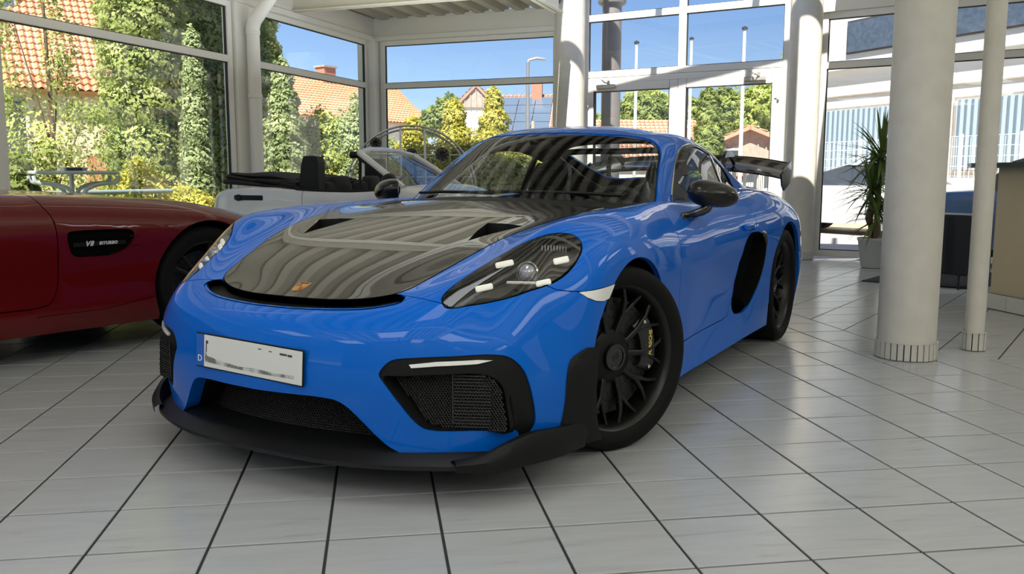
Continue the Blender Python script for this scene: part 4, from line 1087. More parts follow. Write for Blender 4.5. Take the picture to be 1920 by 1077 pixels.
# ---------------------------------------------------------------- wheels
def wheel_parts(R, W, rim_r, parent, M, front):
    """wheel centred on the origin, axis y, outer face towards +y; M places it"""
    w = W/2
    tp = [(rim_r*.985, -w*.80), (rim_r+.006, -w*.93), (rim_r+.03, -w*1.0), (R*.93, -w*.99), (R*.975, -w*.93), (R*.995, -w*.80), (R, -w*.5), (R, w*.5), (R*.995, w*.80), (R*.975, w*.93), (R*.93, w*.99), (rim_r+.03, w*1.0), (rim_r+.008, w*.95), (rim_r*.985, w*.84)]
    mb = MB(); mb.lathe(tp, axis='y', n=96, M=M)
    t = mb.build('tyre', m_rub, parent, True, 40); recalc(t)
    mb = MB()
    for q in (-.55, -.2, .2, .55):       # tread grooves as dark proud-less rings sunk beside ribs
        pass
    # rim barrel and lip
    mb = MB(); e = w*.86
    mb.lathe([(rim_r*.99, -e), (rim_r*.97, -e*.9), (rim_r*.90, -e*.7), (rim_r*.895, e*.45), (rim_r*.93, e*.80), (rim_r*.962, e*.93), (rim_r*.99, e*.99), (rim_r*1.005, e*.97), (rim_r*1.0, e*.90)], axis='y', n=96, M=M)
    recalc(mb.build('rim', m_whl, parent, True, 40))
    fy = e*.62                            # spoke plane
    # ten slim spokes: five pairs, each splitting into a fork towards the rim
    def spoke(r0, a0, r1, a1, wd0, wd1, y0, y1, th=.020):
        V = []
        for r, a, wd, y in ((r0, a0, wd0, y0), ((r0+r1)/2, (a0+a1)/2, (wd0+wd1)/2*.86, (y0+y1)/2+.004), (r1, a1, wd1, y1)):
            c, s_ = math.cos(a), math.sin(a); tx, tz = -s_, c
            for k, dy in ((-1, -th), (-1, -.003), (-.6, 0), (.6, 0), (1, -.003), (1, -th)):
                V.append((r*c+tx*wd/2*k, y+dy, r*s_+tz*wd/2*k))
        F = []
        for i in range(2):
            for j in range(5): F.append((i*6+j, i*6+j+1, (i+1)*6+j+1, (i+1)*6+j))
            F.append((i*6+5, i*6, (i+1)*6, (i+1)*6+5))
        F += [(0, 1, 2, 3, 4, 5), (17, 16, 15, 14, 13, 12)]
        return V, F
    for k in range(5):
        a = 2*PI*k/5+.35; mb = MB(); hub = .050
        for sg in (-1, 1):
            ai = a+sg*.24; am = a+sg*.314; rm = rim_r*.58
            mb.add(*spoke(hub, ai, rm, am, .030, .021, fy-.022, fy-.004), M=M)
            mb.add(*spoke(rm-.004, am, rim_r*.975, am-sg*.205, .019, .014, fy-.004, fy+.010), M=M)
            mb.add(*spoke(rm-.004, am, rim_r*.975, am+sg*.205, .019, .014, fy-.004, fy+.010), M=M)
        recalc(mb.build('spoke', m_whl, parent, False))
    mb = MB(); mb.lathe([(.068, fy-.06), (.066, fy-.026), (.056, fy-.018), (.050, fy-.012)], axis='y', n=40, M=M); recalc(mb.build('hub', m_whl, parent, True, 40))
    mb = MB(); mb.lathe([(.052, fy-.02), (.052, fy+.004), (.049, fy+.010), (.040, fy+.010), (.038, fy+.006), (.0001, fy+.006)], axis='y', n=40, M=M); c = recalc(mb.build('centre_lock', m_blkg, parent, True, 30))
    V, F = text_mesh('RS', .032, .0006, shear=.3, bold=.0008)
    T = Matrix(((-1, 0, 0, 0), (0, 0, 1, 0), (0, 1, 0, 0), (0, 0, 0, 1)))
    mb = MB(); mb.add(V, F, M=M @ Matrix.Translation((0, fy+.0068, 0)) @ T @ Matrix.Rotation(.5, 4, 'Z')); mb.build('lettering', m_steel, c)
    # disc, bell, caliper
    r = rim_r*.80
    mb = MB(); mb.lathe([(r, .004), (r, .034), (.10, .034), (.10, .004), (r, .004)], axis='y', n=64, M=M); d = mb.build('brake_disc', m_steel, parent, False); recalc(d)
    mb = MB()
    for k in range(36):
        for j in range(3):
            a = 2*PI*k/36+j*.06; rr = r*(.66+.13*j); x, z = rr*math.cos(a), rr*math.sin(a)
            mb.lathe([(.0001, .0347), (.0035, .0347)], c=(x, 0, z), axis='y', n=8, M=M)
    o = mb.build('disc_holes', m_dark, d); o['kind'] = 'stuff'
    mb = MB(); mb.lathe([(.10, .0), (.10, .045), (.075, .060), (.0001, .060)], axis='y', n=40, M=M); recalc(mb.build('brake_bell', m_blk, parent, True, 40))
    ca = PI-.16 if front else .25
    V = []; n = 14; sec = [(r*.70, -.03), (r*.70, .058), (r*.80, .066), (r*1.00, .066), (r*1.07, .05), (r*1.07, -.03)]
    rows = []
    for i in range(n+1):
        a = ca-.55+1.1*i/n; ed = 1-max(0, abs(i-n/2)/(n/2)-.8)*1.2
        rows.append([(q*math.cos(a), h*ed, q*math.sin(a)) for q, h in sec])
    mb = MB(); mb.grid(rows, M=M); k = len(mb.V); mb.F.append(tuple(range(6))); mb.M.append(0); mb.F.append(tuple(range(n*6, n*6+6))[::-1]); mb.M.append(0)
    cl = recalc(mb.build('brake_caliper', mat('caliper_black', (.006, .006, .006, 1), .35, coat=.3), parent, True, 30)); cl['label'] = 'black brake caliper with yellow lettering'
    V, F = text_mesh('PORSCHE', .023, .0005, bold=.0005)
    T2 = M @ Matrix.Translation((math.cos(ca)*r*.90, .0668, math.sin(ca)*r*.90)) @ Matrix(((-1, 0, 0, 0), (0, 0, 1, 0), (0, 1, 0, 0), (0, 0, 0, 1))) @ Matrix.Rotation(PI/2, 4, 'Z')
    mb = MB(); mb.add(V, F, M=T2); mb.build('lettering', mat('caliper_yellow', (.75, .62, .10, 1), .5), cl)
    for da in (-.47, .47):
        x, z = r*.90*math.cos(ca+da), r*.90*math.sin(ca+da); mb = MB(); mb.lathe([(.008, .055), (.008, .070), (.004, .072), (.0001, .070)], c=(x, 0, z), axis='y', n=12, M=M); recalc(mb.build('caliper_bolt', m_chr, cl, True, 30))
def wheel(name, x, s, R, W, rim, steer, yc, piv, label):
    w = bpy.data.objects.new(name, None); link(w, car); w['label'] = label
    M = Matrix.Translation((x, s*piv, R)) @ Matrix.Rotation(steer, 4, 'Z') @ Matrix.Translation((0, s*(yc-piv), 0)) @ Matrix.Diagonal((1, s, 1, 1))
    wheel_parts(R, W, rim, w, M, x > -1)
ST = -math.radians(22)
wheel('wheel', -.028, 1, .340, .245, .272, ST, .775, .70, 'turned front wheel with ten forked black spokes')
wheel('wheel', -.028, -1, .340, .245, .272, ST, .775, .70, 'front wheel on the far side')
wheel('wheel', -2.482, 1, .3425, .295, .270, 0, .757, .70, 'rear wheel with forked black spokes')
wheel('wheel', -2.482, -1, .3425, .295, .270, 0, .757, .70, 'rear wheel on the far side')
# ---------------------------------------------------------------- under body and wheel houses
for cx, r in ((0.0, .392), (-2.482, .402)):
    for s in (1, -1):
        mb = MB(); mb.lathe([(r, -.0), (r, .36)], c=(cx, .53, .335), axis='y', n=32, a0=-.15, a1=PI+.15)
        mb.V = [(v[0], s*v[1], v[2]) for v in mb.V]
        mb.prism([(cx+r*math.cos(a), .335+r*math.sin(a)) for a in [(-.15+(PI+.3)*i/24) for i in range(25)]], s*.528, s*.53, axis='y')
        mb.build('wheel_house', m_dark, car, True, 40)
pl = [(.86, .0), (.80, .45), (.60, .68), (.44, .78), (.40, .50), (-.40, .50), (-.42, .84), (-2.06, .84), (-2.08, .50), (-2.90, .50), (-2.92, .80), (-3.25, .72), (-3.35, 0)]
mb = MB(); mb.prism(pl+[(x, -y) for x, y in pl[::-1][1:-1]], .125, .145); mb.build('underbody', m_dark, car)
# ---------------------------------------------------------------- mirrors
for s in (1, -1):
    c = Vector((-.905, .905, .918)); mb = MB(); rows = []
    ax = Vector((-.50, .86, -.06)).normalized(); up = Vector((0, 0, 1)); fr = ax.cross(up)*-1
    if fr.x < 0: fr = -fr
    n = 26
    for i in range(n+1):
        t = -1+2*i/n; L = .118; e = math.sqrt(max(0, 1-abs(t)**2.6)); hz = .062*e*(1-.10*t); fd = .075*e*(1-.18*t)
        rows.append([tuple(c+ax*(t*L)+up*(hz*math.sin(a)*(1 if math.sin(a) > 0 else .92)-.006*t)+fr*(fd*max(math.cos(a), -.35))) for a in [2*PI*j/28 for j in range(28)]])
    rows = [[(p[0], s*p[1], p[2]) for p in r] for r in rows]
    mb.grid(rows, closed=True); sh = recalc(mb.build('mirror', m_carb, car, True, 60)); sh['label'] = 'black carbon door mirror'
    mb = MB(); g = [(c+ax*(.098*math.cos(a))+up*(.048*math.sin(a))-fr*.0272) for a in [2*PI*j/24 for j in range(24)]]
    mb.add([(p.x, s*p.y, p.z) for p in g], [tuple(range(24))]); mb.build('mirror_glass', m_chr, sh)
    mb = MB()
    f0 = on_body(-.89, None, .815); P1 = [(-.835, f0.y-.015, .822), (-.85, .875, .850), (-.885, .89, .880)]; P2 = [(-.95, f0.y-.015, .822), (-.93, .875, .850), (-.925, .89, .88)]
    for P in (P1, P2):
        P = catmull(P, 5); mb.tube([(x, s*y, z) for x, y, z in P], [.018, .017, .016, .016, .016, .016, .016, .017, .018, .020, .022], 10)
    mb.box((-.895, s*(f0.y-.004), .818), (.20, .02, .028), bev=.008); recalc(mb.build('mirror_foot', m_blkg, sh, True, 40))
# ---------------------------------------------------------------- door handles
for s, d in zip((1, -1), doors):
    p = on_body(-1.655, None, .728); mb = MB(); mb.box((p.x, s*(p.y+.006), p.z+.010), (.17, .022, .030), bev=.009); recalc(mb.build('door_handle', m_blue, d, True, 50))
    mb = MB()
# ---------------------------------------------------------------- wing
def wingz(y): return -.066*(abs(y)/.77)**3
prof = [(0, 0), (.012, .012), (.05, .022), (.12, .042), (.20, .068), (.255, .092), (.258, .104), (.250, .104), (.245, .096), (.19, .062), (.12, .030), (.05, .004), (.015, -.008)]
rows = []
for i in range(33):
    y = -.745+1.49*i/32
    rows.append([(-2.965-a, y, 1.050+b+wingz(y)) for a, b in prof])
mb = MB(); mb.grid(rows, closed=True); mb.F.append(tuple(range(len(prof)))[::-1]); mb.M.append(0); mb.F.append(tuple(range(32*len(prof), 33*len(prof)))); mb.M.append(0)
wg = recalc(mb.build('rear_wing', m_blkg, car, True, 40)); wg['label'] = 'black rear wing on swan neck supports'
for s in (1, -1):
    mb = MB(); z0 = 1.05+wingz(.745); mb.prism([(-2.955, z0+.02), (-3.02, z0+.045), (-3.24, z0+.118), (-3.26, z0+.06), (-3.22, z0-.035), (-3.06, z0-.085), (-2.99, z0-.05)], s*.745, s*.755, axis='y'); mb.build('end_plate', m_blkg, wg)
    pth = catmull([(-2.86, .90), (-2.80, 1.00), (-2.80, 1.08), (-2.86, 1.142), (-2.95, 1.150), (-3.04, 1.115), (-3.07, 1.095)], 6)
    o = offset_poly(np.r_[pth, pth[::-1][1:-1]], .001); mb = MB()
    rows = []
    wd = .022
    for k, (x, z) in enumerate(pth):
        a = pth[min(k+1, len(pth)-1)]-pth[max(k-1, 0)]; a /= np.linalg.norm(a); nx, nz = -a[1], a[0]
        rows.append([(x+nx*wd, s*.400, z+nz*wd), (x+nx*wd, s*.418, z+nz*wd), (x-nx*wd, s*.418, z-nz*wd), (x-nx*wd, s*.400, z-nz*wd)])
    mb.grid(rows, closed=True); recalc(mb.build('wing_support', m_blkg, wg, False))
# deck lid under the rear glass so that the cabin is closed behind
mb = MB(); mb.grid([[(-2.0, -.60, .86), (-2.0, .60, .86)], [(-3.05, -.60, .90), (-3.05, .60, .90)]]); mb.build('engine_cover', m_dark, car)
# ---------------------------------------------------------------- cabin interior
m_int = mat('interior_black', (.014, .014, .015, 1), .75); m_seat = mat('seat_carbon', (.02, .02, .021, 1), .35, coat=.4)
mb = MB(); A = [[(x, y, z) for y in np.linspace(-.66, .66, 15)] for x, z in ((-.52, .86), (-.62, .872), (-.80, .868), (-.95, .855), (-1.02, .83), (-1.04, .78), (-1.02, .60), (-1.0, .35))]
A = [[(x-(.0 if abs(y) < .4 else (abs(y)-.4)*.25), y, z+(.045*math.exp(-((y-.36)/.17)**2) if i in (3, 4) else 0)) for x, y, z in r] for i, r in enumerate(A)]
mb.grid(A); mb.build('dashboard', m_int, car, True, 60)
mb = MB(); mb.box((-1.45, 0, .30), (1.7, 1.5, .02)); mb.box((-1.5, 0, .42), (1.3, .22, .24), bev=.04)
for s in (1, -1): mb.box((-1.35, s*.735, .55), (1.15, .05, .56), bev=.02)
mb.build('cabin_floor', m_int, car)
mb = MB(); mb.box((-2.10, 0, .62), (.05, 1.3, .56)); mb.build('bulkhead', m_int, car)
def seat(y):
    mb = MB(); prof = []   # back shell
    rows = []
    for i in range(15):
        t = i/14; z = .42+.66*t; xb = -1.62-.26*t; w = .245-.02*t if t < .55 else .234-.12*min(1, (t-.55)/.2)**1.0; w = max(w, .125) if t > .72 else w
        if t > .92: w *= 1-(t-.92)*3
        side_ = .13*(1-abs(t-.45)*1.2) if t < .7 else .05
        rows.append([(xb+(side_ if abs(q) > .85 else (side_*.45 if abs(q) > .6 else 0)), y+w*q, z) for q in (-1, -.8, -.55, -.2, .2, .55, .8, 1)])
    mb.grid(rows); back = [[(p[0]-.05, p[1]*1.0, p[2]) for p in r] for r in rows]; mb.grid([r[::-1] for r in back])
    mb.grid([rows[-1], back[-1]]); mb.grid([[r[0] for r in rows], [r[0] for r in back]]); mb.grid([[r[-1] for r in back], [r[-1] for r in rows]])
    o = mb.build('seat', m_seat, car, True, 50)
    mb = MB(); mb.box((-1.38, y, .42), (.50, .42, .12), bev=.05); mb.build('seat_cushion', m_int, o, True)
    mb = MB(); mb.box((-1.812, y, .985), (.04, .20, .12), bev=.02); mb.build('head_pad', m_int, o, True)
for y in (.37, -.37): seat(y)
P = [(-1.13+.155*math.sin(a)*.42, .37+.178*math.cos(a), .80+.155*math.sin(a)*.92) for a in [2*PI*j/40 for j in range(40)]]
mb = MB(); mb.tube(P, .015, 10, closed=True); mb.box((-1.12, .37, .795), (.03, .09, .07), bev=.015)
for a in (0.05, PI-.05, 1.5*PI): mb.tube([(-1.13, .37, .80), (-1.13+.155*math.sin(a)*.42, .37+.178*math.cos(a), .80+.155*math.sin(a)*.92)], .012, 8)
mb.tube([(-1.12, .37, .79), (-.95, .37, .74)], .03, 10); mb.build('steering_wheel', m_int, car, True, 50)
m_cage = mat('cage_black', (.02, .02, .022, 1), .35, coat=.3)
mb = MB()
hoop = catmull([(-1.98, -.60, .45), (-2.0, -.58, .85), (-2.0, -.50, 1.07), (-2.0, -.40, 1.135), (-2.0, 0, 1.15), (-2.0, .40, 1.135), (-2.0, .50, 1.07), (-2.0, .58, .85), (-1.98, .60, .45)], 5)
mb.tube(hoop, .019, 10); mb.tube([(-2.0, -.46, 1.10), (-2.0, .50, .60)], .016, 8); mb.tube([(-2.0, .46, 1.10), (-2.0, -.50, .60)], .016, 8); mb.tube([(-2.0, -.58, .83), (-2.0, .58, .83)], .016, 8)
for s in (1, -1): mb.tube([(-2.0, s*.42, 1.12), (-2.70, s*.44, .90)], .016, 8)
mb.build('roll_cage', m_cage, car, True, 60)
mb = MB(); mb.box((-.93, 0, 1.145), (.02, .17, .05), bev=.012); mb.tube([(-.92, 0, 1.165), (-.87, 0, 1.165)], .01, 8); mb.build('inner_mirror', m_blk, car, True, 50)
for s in (1, -1):
    mb = MB(); mb.tube([(-1.98, s*.33, 1.0), (-1.86, s*.33, .93), (-1.72, s*.35, .62)], [.004]*3, 4); mb.box((-1.80, s*.36, .84), (.012, .05, .30), M=Matrix.Identity(4)); mb.build('belt', mat('belt_grey', (.05, .05, .05, 1), .8), car)
# ================================================================ red coupe at the left (its right flank faces us)
m_red = mat('red_paint', (.105, .002, .0035, 1), .4, spec=.1, coat=.8, coat_rough=.02)
def half_shell(sections, level=2):
    """sections: list of rows of (x,y,z) from sill to centre line; returns Surf of the y>=0 half"""
    V = []; F = []; n = len(sections[0])
    for r in sections: V += r
    for i in range(len(sections)-1):
        for j in range(n-1): F.append((i*n+j, (i+1)*n+j, (i+1)*n+j+1, i*n+j+1)[::-1])
    L, FF, NN = full_surface(V, F, level)
    if NN[np.argmax(L[:, 1])][1] < 0: NN = -NN; FF = [f[::-1] for f in FF]
    return Surf(L, FF, NN)
def shell_take(S_, vals, m, name, parent, off=0, fl=.015, half=None, label=None):
    V, F, N = S_.take(vals, off, fl, False)
    if len(F) == 0: return None
    if half is None: V, F, N = mirror_vfn(V, F, N)
    else:
        k = np.array([1, half, 1]); V = V*k; N = N*k; F = F if half == 1 else [f[::-1] for f in F]
    o = meshobj(name, V, F, m, parent, True, N)
    if label: o['label'] = label
    return o
def red_car():
    wc = at(381, 521, 5.72); hd = math.atan2(.72, .69)
    # car frame: x forward (heading), y left; the right flank is y<0. origin under the front axle
    c, s_ = math.cos(hd), math.sin(hd); yoff = -.86
    ox = wc.x-(0*c-yoff*s_); oy = wc.y-(0*s_+yoff*c)
    t = thing('sports_car', 'dark red sports coupe at the left with black side vent', 'car', (ox, oy, 0), hd)
    def row(x, w, zs, zsh, zt, wt, zc, sill=.16):
        # sill, lower, mid, upper flank, shoulder, crest, bonnet, centre
        return [(x, w*.955, sill), (x, w*.985, sill+.10), (x, w*.985, .40), (x, w, zs), (x, w*.975, zsh), (x, wt, zt), (x, wt*.72, zc*.55+zt*.45), (x, wt*.36, zc), (x, 0, zc+.004)]
    R = [
     [(.86, .60, .20), (.88, .60, .28), (.90, .60, .38), (.90, .60, .48), (.87, .59, .58), (.80, .55, .66), (.84, .40, .665), (.93, .20, .66), (.95, 0, .66)],
     row(.72, .83, .50, .57, .665, .66, .70), row(.50, .925, .54, .635, .72, .74, .745), row(.22, .955, .56, .71, .785, .78, .805),
     row(-.08, .962, .58, .745, .838, .80, .855), row(-.45, .955, .60, .765, .862, .81, .89), row(-.85, .940, .62, .785, .880, .81, .915),
     row(-1.30, .93, .62, .80, .893, .80, .93), row(-1.75, .93, .62, .81, .903, .79, .93), row(-2.25, .955, .62, .82, .915, .80, .93),
     row(-2.70, .975, .62, .82, .925, .80, .93), row(-3.10, .96, .62, .80, .90, .78, .93), row(-3.38, .90, .60, .74, .83, .72, .88),
     [(-3.50, .70, .25), (-3.53, .70, .34), (-3.54, .70, .44), (-3.53, .70, .58), (-3.50, .69, .68), (-3.45, .64, .78), (-3.45, .45, .82), (-3.46, .22, .83), (-3.46, 0, .83)],
    ]
    B2 = half_shell(R, 2); sd2 = lambda c, n: c.y > .5
    for cx in (0.0, -2.63):
        P = circ((cx, .345), .385, 48); B2.cut(P, XZ, lambda c, n: c.y > .55); B2.mark(P, XZ, -1, lambda c, n: c.y > .55); B2.mark([(cx-.385, -.1), (cx+.385, -.1), (cx+.383, .345), (cx-.383, .345)], XZ, -1, lambda c, n: c.y > .55)
    dr_ = [tuple(p) for p in catmull([(-1.0, .99), (-.985, .86), (-.94, .76), (-.935, .55), (-.945, .40), (-.985, .325), (-1.08, .305)], 4)]+[tuple(p) for p in catmull([(-2.0, .315), (-2.10, .40), (-2.12, .6), (-2.10, .99)], 4)]
    B2.region(dr_, XZ, 2, .006, pred=sd2)
    vt = [(-.875, .693), (-.868, .60), (-.848, .570), (-.76, .562), (-.65, .564), (-.58, .582), (-.53, .615), (-.508, .655), (-.512, .688), (-.54, .700), (-.66, .703), (-.82, .704)]
    vt = [tuple(p) for p in catmull(vt, 3, True)]
    B2.region(vt, XZ, 3, 0, pred=sd2)
    bn = [(-.85, -.02), (-.83, .45), (-.75, .66), (-.3, .69), (.2, .665), (.55, .60), (.72, .45), (.80, .2), (.81, -.02)]
    B2.region([tuple(p) for p in catmull(bn, 4)], XY, 4, .005, pred=lambda c, n: n.z > .5)
    B2.line([(-1.06, .26), (-.7, .262), (-.39, .30)], XZ, .003, pred=sd2)
    shell_take(B2, [0], m_red, 'body_shell', t); shell_take(B2, [4], m_red, 'bonnet', t)
    for h in (1, -1):
        shell_take(B2, [2], m_red, 'door', t, half=h); v = shell_take(B2, [3], m_dark, 'side_vent', t, -.02, -.024, half=h, label='black side vent with silver lettering')
        if h == -1:
            pb = B2.bvh.ray_cast(Vector((-.69, 3, .630)), Vector((0, -1, 0)))[0]
            mb = MB(); mb.box((-.70, -(pb.y-.008), .628), (.30, .006, .022)); mb.build('vent_bar', m_blk, v)
            for txt, sz, x, sh in (('V8', .038, -.765, .35), ('BITURBO', .023, -.655, .2)):
                V, F = text_mesh(txt, sz, .001, shear=sh, bold=.0012, spacing=1.15); T = Matrix.Translation((x, -(pb.y-.003), .630)) @ Matrix(((1, 0, 0, 0), (0, 0, -1, 0), (0, 1, 0, 0), (0, 0, 0, 1)))
                mb = MB(); mb.add(V, F, M=T); mb.build('lettering', mat('letter_silver', (.6, .6, .62, 1), .5), v)
            for z in (.660, .606):
                p0 = B2.bvh.ray_cast(Vector((-.50, 3, z)), Vector((0, -1, 0)))[0]; mb = MB(); mb.box((-.505, -(p0.y-.004), z), (.05, .012, .007)); mb.build('vent_fin', m_blk, v)
    V, F, N = B2.take([0, 2, 3, 4, -1], -.02, 0, False); F = [f for f in F if not any((np.mean(V[list(f)], 0)[0]-cx)**2+(np.mean(V[list(f)], 0)[2]-.345)**2 < .39**2 and np.mean(V[list(f)], 0)[1] > .5 for cx in (0, -2.63)) and np.mean(V[list(f)], 0)[2] > .17]
    V, F, N = mirror_vfn(V, F, N); meshobj('inner_skin', V, F, m_dark, t, True, N)
    # cabin of the red coupe, dark glass under a red roof
    CV = []; 
    def crow(x, w, z0, z1, wt): return [(x, w, z0), (x, (w*.55+wt*.45)+.02, (z0+z1)/2+.03), (x, wt, z1-.05), (x, wt*.55, z1-.005), (x, 0, z1)]
    Cc = [crow(-1.25, .70, .86, .94, .62), crow(-1.5, .76, .87, 1.10, .60), crow(-1.8, .79, .87, 1.24, .585), crow(-2.15, .80, .87, 1.285, .57), crow(-2.4, .79, .88, 1.25, .56), crow(-2.9, .72, .88, 1.10, .52), crow(-3.3, .62, .82, .90, .46)]
    C2 = half_shell(Cc, 2); C2.region([tuple(p) for p in catmull([(-1.5, .90), (-1.8, 1.08), (-2.1, 1.16), (-2.45, 1.12), (-2.62, .95), (-2.0, .91)], 4, True)], XZ, 1, .004, pred=lambda c, n: c.y > .45)
    C2.region([(-1.30, -.02), (-1.30, .52), (-1.82, .46), (-1.82, -.02)], XY, 2, .004, pred=lambda c, n: c.z > .9)
    shell_take(C2, [0], m_red, 'roof', t); shell_take(C2, [1], m_blkg, 'side_window', t); shell_take(C2, [2], m_blkg, 'windscreen', t)
    mb = MB(); mb.box((-1.3, 0, .20), (3.6, 1.6, .05)); mb.build('underbody', m_dark, t)
    for x, R_, Wd in ((0, .345, .265), (-2.63, .350, .295)):
        for h in (1, -1):
            w = bpy.data.objects.new('wheel', None); link(w, t); st = math.radians(0)
            M = Matrix.Translation((x, h*.80, R_)) @ Matrix.Rotation(st, 4, 'Z') @ Matrix.Diagonal((1, h, 1, 1))
            mb = MB(); r = .255; wdh = Wd/2
            mb.lathe([(r, -wdh*.8), (r+.03, -wdh), (R_*.94, -wdh*.98), (R_*.985, -wdh*.85), (R_, -wdh*.55), (R_, wdh*.55), (R_*.985, wdh*.85), (R_*.94, wdh*.98), (r+.03, wdh), (r, wdh*.85)], axis='y', n=64, M=M); recalc(mb.build('tyre', m_rub, w, True, 40))
            mb = MB(); mb.lathe([(r, wdh*.86), (r*.95, wdh*.8), (r*.9, wdh*.5), (r*.9, -wdh*.8), (.0001, -wdh*.8)], axis='y', n=48, M=M); recalc(mb.build('rim', m_whl, w, True, 40))
            for k in range(5):
                mb = MB()
                for q in (-.13, .13):
                    a = 2*PI*k/5+q; a2 = a+q*.4; mb.tube([(.05*math.cos(a), wdh*.55, .05*math.sin(a)), (.16*math.cos(a2), wdh*.62, .16*math.sin(a2)), (r*.94*math.cos(a2), wdh*.72, r*.94*math.sin(a2))], [.016, .013, .012], 6, M=M)
                recalc(mb.build('spoke', m_whl, w, True))
            mb = MB(); mb.lathe([(.07, wdh*.3), (.068, wdh*.62), (.03, wdh*.68), (.0001, wdh*.68)], axis='y', n=24, M=M); recalc(mb.build('hub', m_whl, w, True))
            mb = MB(); mb.lathe([(.19, 0), (.19, wdh*.2), (.0001, wdh*.2)], axis='y', n=40, M=M); recalc(mb.build('brake_disc', m_steel, w, False))
            mb = MB(); mb.lathe([(.40, -.0), (.40, -.34)], c=(x, 0, .345), axis='y', n=24, a0=-.1, a1=PI+.1); mb.V = [(v[0], h*(v[1]+.90), v[2]) for v in mb.V]; mb.prism([(x+.4*math.cos(a), .345+.4*math.sin(a)) for a in [(-.1+(PI+.2)*i/20) for i in range(21)]], h*.56, h*.565, axis='y'); mb.build('wheel_house', m_dark, t, True, 40)
    for h in (1, -1):   # lamp blade seen past the front corner
        p = [B2.bvh.ray_cast(Vector((x, y, 2)), Vector((0, 0, -1))) for x, y in ((.30, .80), (.52, .78), (.72, .66), (.76, .58), (.60, .66), (.42, .74))]
        mb = MB(); mb.add([(q[0].x, h*q[0].y, q[0].z+.003) for q in p if q[0]], [tuple(range(len([q for q in p if q[0]])))]); mb.build('headlight', m_lamp, t)
red_car()
